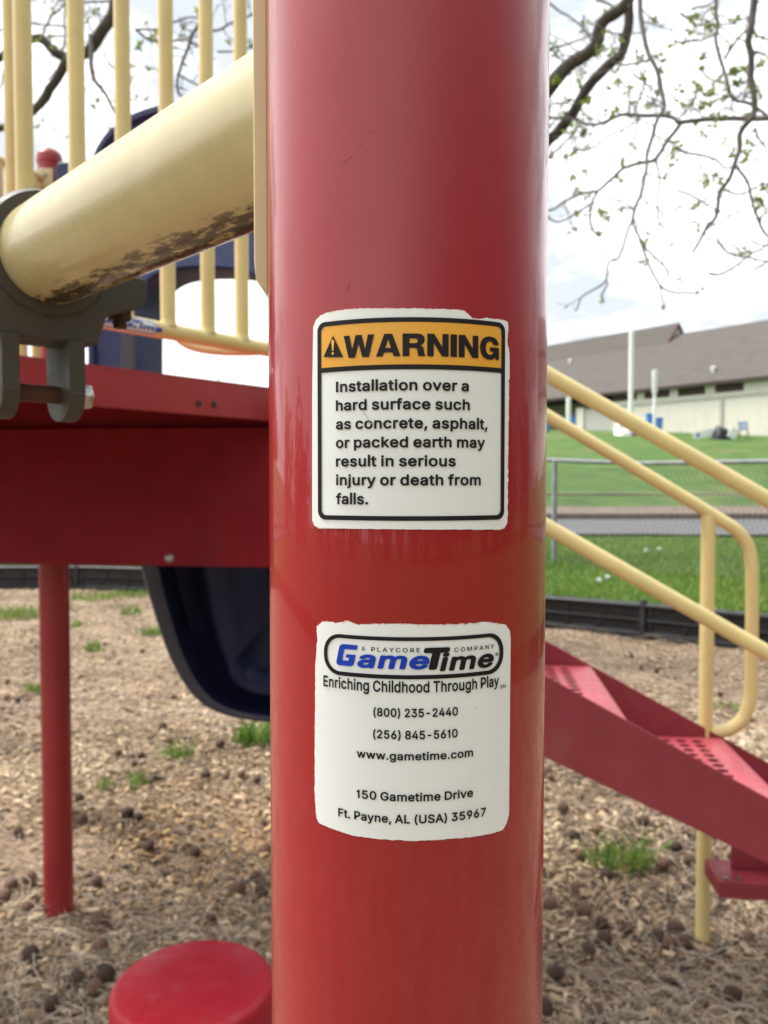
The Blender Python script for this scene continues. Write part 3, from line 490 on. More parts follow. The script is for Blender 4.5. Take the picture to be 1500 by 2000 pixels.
def rrect(l, r, b, t, rad, n=10, seg=24, top_only=False):
    P = []
    def edge(p, q): 
        for i in range(seg): P.append(Vector(p).lerp(Vector(q), i/seg))
    def arc(cx, cy, a0, rr):
        if rr == 0: return
        for i in range(n): a = math.radians(a0+90*i/n); P.append(Vector((cx+rr*math.cos(a), cy+rr*math.sin(a))))
    rb_ = 0 if top_only else rad
    edge((l+rb_, b), (r-rb_, b)); arc(r-rb_, b+rb_, 270, rb_); edge((r, b+rb_), (r, t-rad)); arc(r-rad, t-rad, 0, rad)
    edge((r-rad, t), (l+rad, t)); arc(l+rad, t-rad, 90, rad); edge((l, t-rad), (l, b+rb_)); arc(l+rb_, b+rb_, 180, rb_)
    return P
# --- warning sticker
T = cp([(627, 618), (640, 611), (670, 606), (735, 603), (800, 604), (872, 605), (905, 607), (912, 613), (922, 622), (935, 624), (950, 622), (965, 624), (978, 625), (990, 629)])
Bt = cp([(615, 1026), (625, 1031), (660, 1032), (740, 1033), (850, 1034), (930, 1034), (975, 1034), (984, 1031)])
Lf = cp([(615, 1026), (611, 1015), (611, 900), (611, 760), (613, 640), (618, 627), (627, 618)])
Rt = cp([(984, 1031), (990, 1020), (991, 900), (993, 750), (991, 744), (994, 740), (994, 690), (990, 670), (992, 640), (990, 629)])
ws = Flat(); ws.coons(rough(T, .00045), rough(Bt, .00014), rough(Lf, .0001), rough(Rt, .0005))
wsk = ws.bent('warning_sticker', M['sticker'], post, .00022)
# thin pale torn rim below the sticker
def rim(T_, B_, L_, R__, par, g, lift=.00012):
    f = Flat(); c = (T_[len(T_)//2]+B_[len(B_)//2])/2
    P = T_ + list(reversed(R__))[1:] + list(reversed(B_))[1:] + L_[1:-1]
    f.band([c+(p-c)*(1+g)+Vector((mnoise.noise(Vector((p.x*1300, p.y*1300, 9)))*.00018, mnoise.noise(Vector((p.x*1100, p.y*1100, 5)))*.0002)) for p in P], [c+(p-c)*.97 for p in P]); return f.bent('torn_edge', M['chiprim'], par, lift)
rim(rough(T, .0001), Bt, Lf, Rt, wsk, .006)
l, r = cyl(622.5, 850).x, cyl(983.5, 850).x; t = cyl(800, 620).y; b = cyl(800, 1017).y
li, ri = cyl(629.5, 850).x, cyl(976.5, 850).x; ti, bi = cyl(800, 629).y, cyl(800, 1008).y
rad = (r-l)*.045
fr = Flat(); fr.band(rrect(l, r, b, t, rad), rrect(li, ri, bi, ti, rad*.62))
yb, yb2 = cyl(800, 712).y, cyl(800, 721.5).y
n = 50; fr.add([(lerp(li-1e-4, ri+1e-4, i/n), z) for z in (yb2, yb) for i in range(n+1)], [(i, i+1, n+2+i, n+1+i) for i in range(n)])
fr.bent('sticker_border', M['ink'], wsk, .00045)
ob = Flat(); P = rrect(li, ri, yb, ti, rad*.62, top_only=True)
xs_ = [lerp(li, ri, i/60) for i in range(61)]
def topz(x):
    q = rad*.62; d = max(0, q-min(x-li, ri-x)); return ti - (q-math.sqrt(max(0, q*q-d*d)))
ob.add([(x, yb) for x in xs_] + [(x, topz(x)) for x in xs_], [(i, i+1, 62+i, 61+i) for i in range(60)])
ob.bent('orange_band', M['orange'], wsk, .00034)
tx = Flat(); block(tx, 'WARNING', cyl(673, 694).x, cyl(972, 700).x, cyl(822, 696).y, cyl(822, 696-44).y - cyl(822, 696).y)
for s, xr, yb_, yc in (('Installation over a', 914, 763, 742), ('hard surface such', 916, 800, 779), ('as concrete, asphalt,', 950, 837, 816), ('or packed earth may', 945, 874, 853),
                       ('result in serious', 889, 911, 890), ('injury or death from', 937, 948, 927), ('falls.', 720, 985, 964)):
    asc = 'I' if s[0] == 'I' else 'h'
    line(tx, s, 658, xr, yb_, yc-1.2, e=22, capu=527)
tx.bent('sticker_lettering', M['ink'], wsk, .00055)
sy = Flat(); a0, a1, a2 = cyl(634, 698), cyl(672, 698), cyl(652.5, 656); tr = [a0, a1, a2]; ctr = (a0+a1+a2)/3
n = 12; outer = [tr[i].lerp(tr[(i+1) % 3], k/n) for i in range(3) for k in range(n)]
sy.add(outer+[ctr], [(i, (i+1) % 36, 36) for i in range(36)]); sy.bent('alert_triangle', M['ink'], wsk, .00055)
ex = Flat(); q = lambda x, y: tuple(cyl(x, y))
ex.add([q(649.3, 667), q(652.3, 663), q(655.3, 667), q(653.6, 686), q(651, 686)], [(0, 1, 2, 3, 4)])
cc = cyl(652.3, 691); ex.add([(cc.x+.00038*math.cos(i*.5236), cc.y+.00038*math.sin(i*.5236)) for i in range(12)], [tuple(range(12))])
ex.bent('exclamation_mark', M['orange'], wsk, .00066)
# --- company sticker
T = cp([(620, 1224), (632, 1214), (660, 1217), (680, 1213), (700, 1221), (730, 1219), (790, 1219), (848, 1221), (900, 1219), (950, 1216), (970, 1218), (987, 1222)])
Bt = cp([(619, 1597), (625, 1607), (650, 1618), (690, 1631), (740, 1638), (800, 1641), (860, 1639), (920, 1634), (960, 1627), (981, 1620), (988, 1608)])
Lf = cp([(619, 1597), (616, 1560), (616, 1450), (617, 1340), (617, 1300), (621, 1250), (620, 1224)])
Rt = cp([(988, 1608), (993, 1590), (994, 1480), (995, 1350), (996, 1250), (995, 1234), (987, 1222)])
cs = Flat(); cs.coons(rough(T, .0008), rough(Bt, .00028), rough(Lf, .0004), rough(Rt, .00012))
csk = cs.bent('company_sticker', M['sticker'], post, .00022)
rim(rough(T, .0001), Bt, Lf, Rt, csk, .006)
l, r = cyl(634.5, 1285).x, cyl(981, 1285).x; t, b = cyl(800, 1244).y, cyl(800, 1326).y; li, ri = cyl(641, 1285).x, cyl(973.5, 1285).x; ti, bi = cyl(800, 1251.5).y, cyl(800, 1318).y
fr = Flat(); fr.band(rrect(l, r, b, t, (t-b)*.46, 18), rrect(li, ri, bi, ti, (ti-bi)*.45, 18)); fr.bent('logo_ring', M['ink'], csk, .00045)
bl = Flat(); block(bl, 'g', cyl(658, 1298).x, cyl(701, 1290).x, cyl(680, 1300).y, cyl(680, 1258).y-cyl(680, 1300).y); line(bl, 'ame', 699, 838, 1306, 1279, e=30, shear=.16, capu=392)
bl.bent('logo_blue_lettering', M['blue_ink'], csk, .00055)
tx = Flat(); line(tx, 'T', 827, 878, 1307, 1264, e=44, shear=.16); line(tx, 'ime', 858, 962, 1307, 1277, e=28, shear=.16, capu=430)
line(tx, 'A', 707, 714, 1270, 1262, e=9); line(tx, 'PLAYCORE', 726, 820, 1273, 1264.5, e=9, track=150); line(tx, 'COMPANY', 886, 963, 1270, 1261.5, e=9, track=150)
rc = cyl(968, 1277); rr_ = .00052; n = 20
tx.band([Vector((rc.x+rr_*math.cos(i*.31416), rc.y+rr_*math.sin(i*.31416))) for i in range(n)], [Vector((rc.x+rr_*.8*math.cos(i*.31416), rc.y+rr_*.8*math.sin(i*.31416))) for i in range(n)])
line(tx, 'R', 966.2, 970, 1279.3, 1274.7, e=6)
line(tx, 'Enriching Childhood Through Play', 634, 972, 1352, 1330, e=17); line(tx, 'SM', 974, 985.5, 1343, 1336.5, e=6)
for s, xl, xr, yb_, yc in (('(800) 235-2440', 730, 893, 1400, 1383), ('(256) 845-5610', 729.5, 892.5, 1443, 1426), ('www.gametime.com', 698, 922, 1484, 1468), ('150 Gametime Drive', 697.5, 922, 1564, 1547), ('Ft. Payne, AL (USA) 35967', 662.5, 947, 1607, 1590)):
    line(tx, s, xl, xr, yb_, yc, e=20)
tx.bent('sticker_lettering', M['ink'], csk, .00055)
M['nick'] = paint('paint_nick', (.20, .012, .016), .5, .3, 500, 0)
sc_ = Flat()
for x0, y0, x1, y1, wd in ((710, 803, 724, 825, .00022), (845, 768, 847, 774, .00015), (671, 814, 672, 817, .0001), (722, 825, 727, 829, .0005)):
    a, b2 = cyl(x0, y0), cyl(x1, y1); d = (b2-a).normalized(); nn = Vector((-d.y, d.x))*wd*.5; sc_.add([a-nn, a+nn*.3, b2+nn, b2-nn*.2], [(0, 1, 2, 3)])
M['scratch'] = paint('grey_scratch', (.33, .33, .34), .7, .3, 500, 0); sc_.bent('scratch', M['scratch'], wsk, .0006)
for x0, y0, R0 in ((930, 1545, .00013), (966, 1543, .00018), (877, 1534, .00012), (864, 1556, .00011), (716, 1510, .00009), (903, 1398, .0001), (979, 1577, .0001)):
    c0 = cyl(x0, y0); sp_ = Flat(); sp_.add([(c0.x+R0*math.cos(i)*(.6+.5*random.random()), c0.y+R0*math.sin(i)) for i in range(6)], [tuple(range(6))]); sp_.bent('fly_speck', M['scratch'], csk, .0006)
for x0, y0, x1, y1 in ((664, 320, 688, 306), (672, 322, 680, 316), (696, 286, 706, 284), (722, 257, 729, 256), (674, 575, 684, 552), (680, 566, 683, 560)):
    a, b2 = cyl(x0, y0), cyl(x1, y1); d = (b2-a).normalized(); nn = Vector((-d.y, d.x))*.00007; sp2 = Flat(); sp2.add([a-nn*.3, a+nn*.2, b2+nn, b2-nn], [(0, 1, 2, 3)]); sp2.bent('paint_nick', M['nick'], post, .00008)

# ------------------------------------------------------------------ cream tube beam, its plate, and the grey clamp
E1 = Vector((-.044, .335, H+.1378)); E0 = E1 + (Vector((-.18, .4782, H+.1378))-E1)*1.16
ax = (E0-E1).normalized(); ang = math.atan2(ax.y, ax.x); TR = .0302
beam = thing('overhead_beam', 'faded cream yellow tube with scuffed grimy underside, joined to the big red post by a flat plate', 'beam', E1)
tb = MB(); tb.tube([(.0, 0, 0), (.2, 0, 0), (.5, 0, 0), (.95, 0, 0)], TR, 72)
tb.v[:72] = [((PC.x-PR-.003 - E1.x + v[1]*math.sin(ang))/math.cos(ang), v[1], v[2]) for v in tb.v[:72]]
o = link('tube', bpy.data.meshes.new('tube'), M['beam'], None, 0, 0); me = o.data; me.from_pydata(tb.v, [], tb.f); me.polygons.foreach_set('use_smooth', [True]*len(me.polygons)); me.set_sharp_from_angle(angle=.7)
o.parent = beam; o.rotation_euler = (0, 0, ang); OFF[o.name] = E1
xl = PC.x - PR - .0002
pl = MB(); zt = 2.05; zb = at(515, 596, .285).z; zk = at(505, 548, .285).z
for_y0, for_y1 = PC.y-.0005, PC.y+.15
prof = [(0, zt), (0, zb-.001), (-.0012, zb+.0005), (-.0042, zk-.004), (-.0047, zk+.002), (-.0047, zt)]
pl.prism([(xl+a, for_y0, z) for a, z in prof], (0, for_y1-for_y0, 0)); pl.build('end_plate', M['cream'], beam, bevel=.0012)
clamp = thing('pipe_clamp', 'dark grey cast clamp round the cream tube, with two hanging lugs and a rusty bolt', 'clamp', E0)
aa = -ax; bb = Vector((-aa.y, aa.x, 0)); bb = bb if bb.x > 0 else -bb; RA = Matrix((aa, bb, Vector((0, 0, 1)))).transposed()
KC = 1.075
def CL(a, b, z): return E0 + aa*a*KC + bb*b*KC + Vector((0, 0, z*KC))
cb = MB(); nseg = 48; prof = [(TR/KC+.0001, 0), (.0340, 0), (.0362, -.004), (.0362, -.030), (.0340, -.034), (TR/KC+.0001, -.034)]
vs = []; fs = []; m_ = len(prof)
for k in range(nseg):
    th = 2*math.pi*k/nseg
    for r_, h_ in prof: vs.append(CL(h_, r_*math.cos(th), r_*math.sin(th)))
for k in range(nseg):
    for j in range(m_): fs.append((k*m_+j, k*m_+(j+1) % m_, ((k+1) % nseg)*m_+(j+1) % m_, ((k+1) % nseg)*m_+j))
cb.add(vs, fs)
cb.build('clamp_ring', M['cast'], clamp, bevel=0)
sd_ = MB(); z0 = -.0345
sd_.prism([CL(-.0015, y, z) for y, z in [(-.0345, -.008), (-.0385, -.014), (-.0385, -.048), (.028, -.048), (.034, -.030), (.056, -.022), (.060, -.016), (.060, -.004), (.0343, -.002), (.0285, -.0195), (.0175, -.0298), (0, -.0345), (-.0175, -.0298), (-.0285, -.0195)]], aa*(-.031*KC))
sd_.build('saddle', M['cast'], clamp, bevel=.0018)
for side in (-1, 1):
    cy = .0185*side - .004; lg = MB(); P = [CL(.0003, cy, -.047), CL(.0003, cy, -.0785)]
    for i in range(13):
        th = math.pi*i/12; P.append(CL(-.0167+.0167*math.cos(th)*1.0, cy, -.0785-.0145*math.sin(th)))
    P += [CL(-.0337, cy, -.047)]
    lg.prism([p-bb*.0047*KC for p in P], bb*.0094*KC); lg.build('lug', M['cast'], clamp, bevel=.0016)
bt = MB(); bz = -.0775; bt.lathe(CL(-.0167, -.034, bz), [(.0056, 0), (.0056, .062)], 20, bb); bt.build('bolt', M['rust'], clamp, bevel=0)
nt_ = MB(); nt_.lathe(CL(-.0167, .0196, bz), [(.0098, 0), (.0098, .003)], 24, bb); nt_.lathe(CL(-.0167, .0226, bz), [(.0086, 0), (.0086, .006), (.007, .0072)], 6, bb); nt_.build('nut', M['steel'], clamp, bevel=.0006)
eb = MB(); eb.lathe(CL(-.0167, .049, -.0285), [(.0078, 0), (.0078, .0085)], 6); eb.lathe(CL(-.0167, .049, -.0335), [(.0045, 0), (.0045, .006)], 12); eb.build('nut', M['rust'], clamp, bevel=.0006)
# ------------------------------------------------------------------ deck, skirt panel, leg
LP1 = at(525, 756, 1.95); LP0 = at(173, 711, 1.566); ld = (LP1-LP0); ld.z = 0; ld.normalize(); DZ = (LP1.z+LP0.z)/2
ln = Vector((-ld.y, ld.x, 0)); ln = ln if ln.y > 0 else -ln            # inward (away from the camera)
def LIP(t, inw=0, z=0): p = LP1 + ld*t + ln*inw; return Vector((p.x, p.y, z))
deck = thing('play_deck', 'raised dark red metal deck with a deep lip, left of the big red post', 'deck', LIP(-.4, .4, 0))
A_, B_ = LIP(-.98), LIP(.28)
poly = [Vector((A_.x, A_.y, 0)), Vector((B_.x, B_.y, 0)), Vector((.1, 2.9, 0)), Vector((-.35, 3.0, 0)), Vector((-1.5, 3.05, 0)), Vector((-2.1, 2.1, 0))]
mb = MB(); mb.prism([Vector((p.x, p.y, DZ-.006)) for p in poly], (0, 0, .006)); mb.build('deck_plate', M['red'], deck)
lp = MB(); LH = .073; zz = DZ-.0065; cen = Vector((-.7, 2.2, 0)); n = len(poly)
inn = [p+(cen-p).normalized()*.007 for p in poly]
for z_ in (zz, zz-LH): lp.v += [(p.x, p.y, z_) for p in poly] + [(p.x, p.y, z_) for p in inn]
for i in range(n):
    j = (i+1) % n; lp.f += [(i, j, 2*n+j, 2*n+i), (n+i, n+j, 3*n+j, 3*n+i), (i, j, n+j, n+i), (2*n+i, 2*n+j, 3*n+j, 3*n+i)]
lp.build('lip', M['red'], deck, bevel=.002)
for px, py in ((388, 788), (418, 790)):  # dark discs stand in for the two shaded holes in the lip
    h = MB(); c = onplane(px, py, LP1, ln); h.lathe(c-ln*.0035, [(.007, 0), (.007, .008)], 12, ln); h.build('hole_disc', M['dark'], deck, bevel=.002)
pa, pb = at(-330, 822, 2.14), at(690, 826, 2.0); za, zb_ = at(0, 1100, 2.1).z, at(527, 1108, 2.03).z
pzt = DZ-.09
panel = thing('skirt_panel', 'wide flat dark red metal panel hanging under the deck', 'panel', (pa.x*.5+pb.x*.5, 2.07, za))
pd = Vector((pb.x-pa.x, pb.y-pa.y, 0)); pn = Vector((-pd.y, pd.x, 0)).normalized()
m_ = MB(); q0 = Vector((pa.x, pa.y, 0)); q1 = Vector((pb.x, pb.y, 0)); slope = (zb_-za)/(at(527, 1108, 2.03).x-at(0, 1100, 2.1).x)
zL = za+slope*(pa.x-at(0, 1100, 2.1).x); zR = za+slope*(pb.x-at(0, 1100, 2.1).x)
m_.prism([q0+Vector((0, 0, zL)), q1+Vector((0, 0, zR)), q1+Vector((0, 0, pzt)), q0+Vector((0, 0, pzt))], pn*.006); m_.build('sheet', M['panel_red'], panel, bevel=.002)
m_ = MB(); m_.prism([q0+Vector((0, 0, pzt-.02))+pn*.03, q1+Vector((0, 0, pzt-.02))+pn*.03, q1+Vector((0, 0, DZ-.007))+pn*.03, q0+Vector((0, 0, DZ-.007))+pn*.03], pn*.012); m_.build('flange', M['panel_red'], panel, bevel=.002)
c = onplane(331, 1090, q0, pn); m_ = MB(); m_.lathe(c+pn*.001, [(.0125, 0), (.012, .003), (.007, .008), (.002, .0095)], 16, -pn); m_.build('bolt', M['steel'], panel)
lgp = at(105, 1110, 2.43); leg = thing('support_post', 'slim red round leg standing in the mulch under the deck', 'post', (lgp.x, lgp.y, 0))
m_ = MB(); m_.lathe((lgp.x, lgp.y, -.25), [(.0425, 0), (.0425, DZ+.23)], 48); m_.build('leg_tube', M['red'], leg)

# ------------------------------------------------------------------ barriers
YB = M['yellow']
bz = 1.628; BI = .03
def bar_at(px):
    a, b = LIP(0, BI), ld; rx = (px-750)/FPX; return (rx*a.y-a.x)/(b.x-rx*b.y)
bar_t = [bar_at(q) for q in (58.5, 160, 248.5, 332, 409, 475)]; bar_t += [bar_t[0]-.104*k for k in (1, 2, 3)]
g = thing('guard_barrier', 'yellow barrier of upright bars along the deck edge, above the cream tube', 'barrier', LIP(-.4, BI, DZ))
for t in bar_t:
    p = LIP(t, BI, 0); m_ = MB(); m_.tube([(p.x, p.y, bz), (p.x, p.y, 2.0), (p.x, p.y, 2.62)], .0158, 24, False)
    m_.lathe((p.x, p.y, bz+.010), [(.0185, 0), (.0175, .006), (.0159, .014)], 24); m_.build('bar', YB, g)
for nm, z in (('bottom_rail', bz), ('top_rail', 2.62)):
    m_ = MB(); m_.tube([LIP(-1.0, BI, z), LIP(-.4, BI, z), LIP(.26, BI, z)], .0175, 28); m_.build(nm, YB, g)
# label wrapped round the bottom rail
t0 = bar_at(172); t1 = bar_at(303)
def railpt(t, a, r): 
    o = LIP(t, BI, bz); return o + (-ln*math.cos(a) + Vector((0, 0, 1))*math.sin(a))*r
def railcap(u0, u1, h, r, n=24):              # stadium outline on the rail, arc height h
    P = []; w_ = h/2
    for i in range(n): P.append((lerp(u0+w_, u1-w_, i/n), -w_))
    for i in range(n): P.append((u1-w_+w_*math.sin(math.pi*i/n), -w_*math.cos(math.pi*i/n)))
    for i in range(n): P.append((lerp(u1-w_, u0+w_, i/n), w_))
    for i in range(n): P.append((u0+w_-w_*math.sin(math.pi*i/n), w_*math.cos(math.pi*i/n)))
    return P
RR = .0175
def railmesh(flat, lift, name, mat, par):
    m = MB(); m.f = flat.f; m.v = [railpt(v[0], -.15+v[1]/RR, RR+lift) for v in flat.v]; o = m.build(name, mat, par, smooth=0, fix=False); return o
def stad_fill(u0, u1, h, n=40, k=10):
    f = MB(); w_ = h/2
    for i in range(n+1):
        u = lerp(u0, u1, i/n); d = min(u-u0, u1-u); hh = w_ if d > w_ else math.sqrt(max(0, w_*w_-(w_-d)**2))
        for j in range(k+1): f.v.append((u, lerp(-hh, hh, j/k)))
    for i in range(n):
        for j in range(k): a = i*(k+1)+j; f.f.append((a, a+k+1, a+k+2, a+1))
    return f
lab = railmesh(stad_fill(t0, t1, .034), .0004, 'brand_label', M['sticker'], g)
o_ = MB(); A1 = railcap(t0+.003, t1-.003, .028, 0); A2 = railcap(t0+.0055, t1-.0055, .023, 0); n = len(A1); o_.v = A1+A2; o_.f = [(i, (i+1) % n, n+(i+1) % n, n+i) for i in range(n)]
railmesh(o_, .0008, 'label_ring', M['blue_ink'], lab)
f1 = Flat(); text(f1, 'G', t0+.022, t0+.045, -.006, .014, e=36, shear=.15); text(f1, 'ame', t0+.044, t0+.096, -.006, .012, e=30, shear=.15); text(f1, 'T', t0+.092, t0+.118, -.006, .015, e=36, shear=.15); text(f1, 'ime', t0+.110, t0+.168, -.006, .012, e=30, shear=.15)
railmesh(f1, .0012, 'label_lettering', M['blue_ink'], lab)

# far red post with dome, its bracket, far low barrier and a tall yellow bar barrier
fp = at(97, 340, 3.16); fz = at(97, 291, 3.16).z
cpst = thing('capped_post', 'distant red post with rounded cap and a yellow bracket, seen between the yellow bars', 'post', (fp.x, fp.y, 0))
m_ = MB(); m_.lathe((fp.x, fp.y, -.2), [(.0445, 0), (.0445, fz-.055+.2)], 32); m_.build('post_tube', M['red'], cpst)
m_ = MB(); m_.lathe((fp.x, fp.y, fz-.056), [(.0475, 0), (.0475, .022), (.043, .037), (.030, .049), (.014, .055), (.004, .056)], 32); m_.build('dome_cap', M['red'], cpst)
bk = at(87, 346, 3.1); fb = thing('guard_barrier', 'low yellow barrier across the deck, joined to the capped red post by a bracket', 'barrier', (bk.x, 2.95, DZ))
m_ = MB(); m_.box((bk.x, 3.112, bk.z), (.055, .008, .075)); m_.build('bracket', M['cream'], fb, bevel=.004)
m_ = MB(); m_.lathe((bk.x, 3.108, bk.z+.012), [(.008, 0), (.006, .005)], 10, (0, -1, 0)); m_.build('bolt', M['steel'], fb)
e0 = Vector((bk.x-.02, 3.10, bk.z)); e1 = at(-200, 349, 2.6); e1.z = bk.z
for nm, z in (('top_rail', bk.z), ('bottom_rail', DZ+.05)):
    m_ = MB(); m_.tube([Vector((e0.x, e0.y, z)), Vector((e1.x, e1.y, z))], .0165, 16); m_.build(nm, YB, fb)
for px in (75, 50, 28, 8, -14, -38, -64, -92):
    d = (e1-e0); rx = (px-750)/FPX; t = (rx*e0.y-e0.x)/(d.x-rx*d.y); p = e0+d*t
    m_ = MB(); m_.tube([(p.x, p.y, DZ+.05), (p.x, p.y, bk.z)], .0155, 16); m_.build('bar', YB, fb)
tb0 = at(18, 200, 2.45); tbr = thing('guard_barrier', 'slim tall yellow upright at the left edge, behind the nearer yellow bars', 'barrier', (tb0.x, tb0.y, DZ))
for k in range(4):
    m_ = MB(); x = tb0.x-.105*k; y = tb0.y-.02*k; m_.tube([(x, y, DZ), (x, y, 3.15)], .0145, 16); m_.build('bar', YB, tbr)
for z in (DZ+.06, 3.13):
    m_ = MB(); m_.tube([(tb0.x+.012, tb0.y, z), (tb0.x-.40, tb0.y-.075, z)], .0165, 16); m_.build('rail', YB, tbr)
# bent yellow tube seen under the barrier
gl = thing('grab_loop', 'curved yellow tube dipping below the barrier rail next to the big red post', 'rail', at(450, 690, 2.5))
m_ = MB(); m_.tube(spline([at(332, 540, 2.5), at(333, 620, 2.5), at(341, 650, 2.5), at(364, 671, 2.5), at(402, 682, 2.5), at(460, 686, 2.5), at(560, 684, 2.5), at(640, 684, 2.5)], 8), .0145, 16); m_.build('bent_tube', YB, gl)

# ------------------------------------------------------------------ slide: arched hood on the deck and the chute under it
HY = 2.95
slide = thing('slide', 'dark blue plastic slide with arched hood above the deck and ribbed chute below', 'slide', at(400, 1250, HY))
def hood(shift): 
    O = [at(172, 760, HY), at(172, 560, HY), at(166, 420, HY), at(172, 340, HY), at(200, 272, HY), at(245, 232, HY), at(305, 208, HY), at(400, 196, HY), at(495, 208, HY), at(555, 232, HY), at(600, 272, HY), at(628, 340, HY), at(634, 420, HY), at(628, 560, HY), at(628, 760, HY)]
    I = [at(535, 760, HY), at(535, 640, HY), at(530, 585, HY), at(510, 550, HY), at(470, 530, HY), at(400, 524, HY), at(330, 530, HY), at(290, 550, HY), at(270, 585, HY), at(265, 640, HY), at(265, 760, HY)]
    return spline(O, 5), spline(I, 5)
O, I = hood(0)
m_ = MB(); n = 60
def resamp(P, n):
    d = [0]
    for a, b in zip(P, P[1:]): d.append(d[-1]+(b-a).length)
    return [Vector([interp(d[-1]*i/n, d, [p[c] for p in P]) for c in range(3)]) for i in range(n+1)]
Oo, Ii = resamp(O, n), resamp(list(reversed(I)), n); D = Vector((.03, .09, 0))
layers = []
for i in range(n+1):
    o, q = Oo[i], Ii[i]; w_ = (q-o).normalized()*.016
    layers.append([o+D, o, o+w_*.35-Vector((0, .016, 0)), o+w_*1.6-Vector((0, .018, 0)), o+w_*2.4, q-w_*1.2, q-w_*.4-Vector((0, .012, 0)), q-Vector((0, .004, 0)), q+D*1.8, q+D*1.8-w_*1.5, o+D+w_*1.5])
m = len(layers[0]); m_.v = [p for L in layers for p in L]
m_.f = [(i*m+j, i*m+(j+1) % m, (i+1)*m+(j+1) % m, (i+1)*m+j) for i in range(n) for j in range(m)] + [tuple(range(m)), tuple(n*m+j for j in range(m))]
m_.build('hood', M['hood_blue'], slide, smooth=50)
m_ = MB(); m_.prism([at(106, 330, 3.08), at(112, 316, 3.08), at(200, 308, 3.08), at(200, 470, 3.08), at(120, 470, 3.08)], (0, .05, 0)); m_.build('hood_flange', M['hood_blue'], slide, bevel=.008)
m_ = MB(); m_.prism([at(236, 540, HY-.03), at(264, 540, HY-.03), at(262, 760, HY-.03), at(233, 760, HY-.03)], (.0, .02, 0)); m_.build('hood_seam', M['navy_edge'], slide, bevel=.006)
# chute: underside curve seen from the side, outline sampled, bands across it
OUT = spline([at(232, 940, 2.9), at(262, 1060, 2.9), at(276, 1110, 2.9), at(300, 1195, 2.9), at(336, 1295, 2.9), at(382, 1365, 2.9), at(440, 1398, 2.9), at(530, 1412, 2.9), at(660, 1418, 2.9), at(800, 1420, 2.9)], 7)
N_ = len(OUT); bands = []
for i, p in enumerate(OUT):
    T_ = (OUT[min(i+1, N_-1)]-OUT[max(i-1, 0)]).normalized(); nn = Vector((-T_.z, 0, T_.x)); nn = nn if nn.x+nn.z*.6 > 0 else -nn
    f = interp(i/(N_-1), [0, .25, .55, .72, 1], [1.15, 1.1, .8, .45, .32])
    pr = [(0, .55), (-.006, .5), (-.006, .02), (.004, 0), (.030, -.004), (.052, .002), (.060, .03), (.072, .13), (.12, .16), (.16, .13), (.19, .045), (.215, .03), (.26, .03), (.31, .04), (.35, .10), (.385, .12), (.41, .12), (.42, .12), (.42, .55)]
    bands.append([p + nn*(a*f if a < .4 else a*f+(1-f)*.30) + Vector((0, b, 0)) for a, b in pr])
m = len(bands[0])
def chute_part(j0, j1, name, mat):
    q = MB(); k = j1-j0+1
    for b in bands: q.v += b[j0:j1+1]
    q.f = [(i*k+j, i*k+j+1, (i+1)*k+j+1, (i+1)*k+j) for i in range(N_-1) for j in range(k-1)]
    return q.build(name, mat, slide, smooth=50, fix=False)
chute_part(5, 16, 'chute', M['navy']); chute_part(0, 5, 'chute_rim', M['navy_edge'])
q = MB(); q.v = [p for b in bands for p in (b[0], b[-1])]; q.f = [(2*i, 2*i+1, 2*i+3, 2*i+2) for i in range(N_-1)]; q.build('chute_back', M['navy'], slide, fix=False)

# ------------------------------------------------------------------ stairs, landing and handrails
SO = Vector((.547, 1.8, 0)); U = Vector((.995, -.0995, 0)); V = Vector((.0995, .995, 0)); SLP = -.538; NZ0 = .776
RS = Matrix((U, V, Vector((0, 0, 1)))).transposed()
def ST(s, v, z): p = SO + U*s + V*v; return Vector((p.x, p.y, z))
stairs = thing('stairs', 'red metal stairs with perforated treads descending to the right', 'stairs', ST(.3, .28, 0))
for v0, lab_ in ((-.005, None), (.553, None)):
    m_ = MB(); s0_, s1_ = -.42, 1.38
    P = [ST(s0_, v0, NZ0+SLP*s0_), ST(s1_, v0, max(.0, NZ0+SLP*s1_)), ST(s1_, v0, max(-.02, NZ0+SLP*s1_-.205)), ST(s0_, v0, NZ0+SLP*s0_-.205)]
    m_.prism(P, V*.005); m_.build('stringer', M['stair_red'], stairs, bevel=.002)
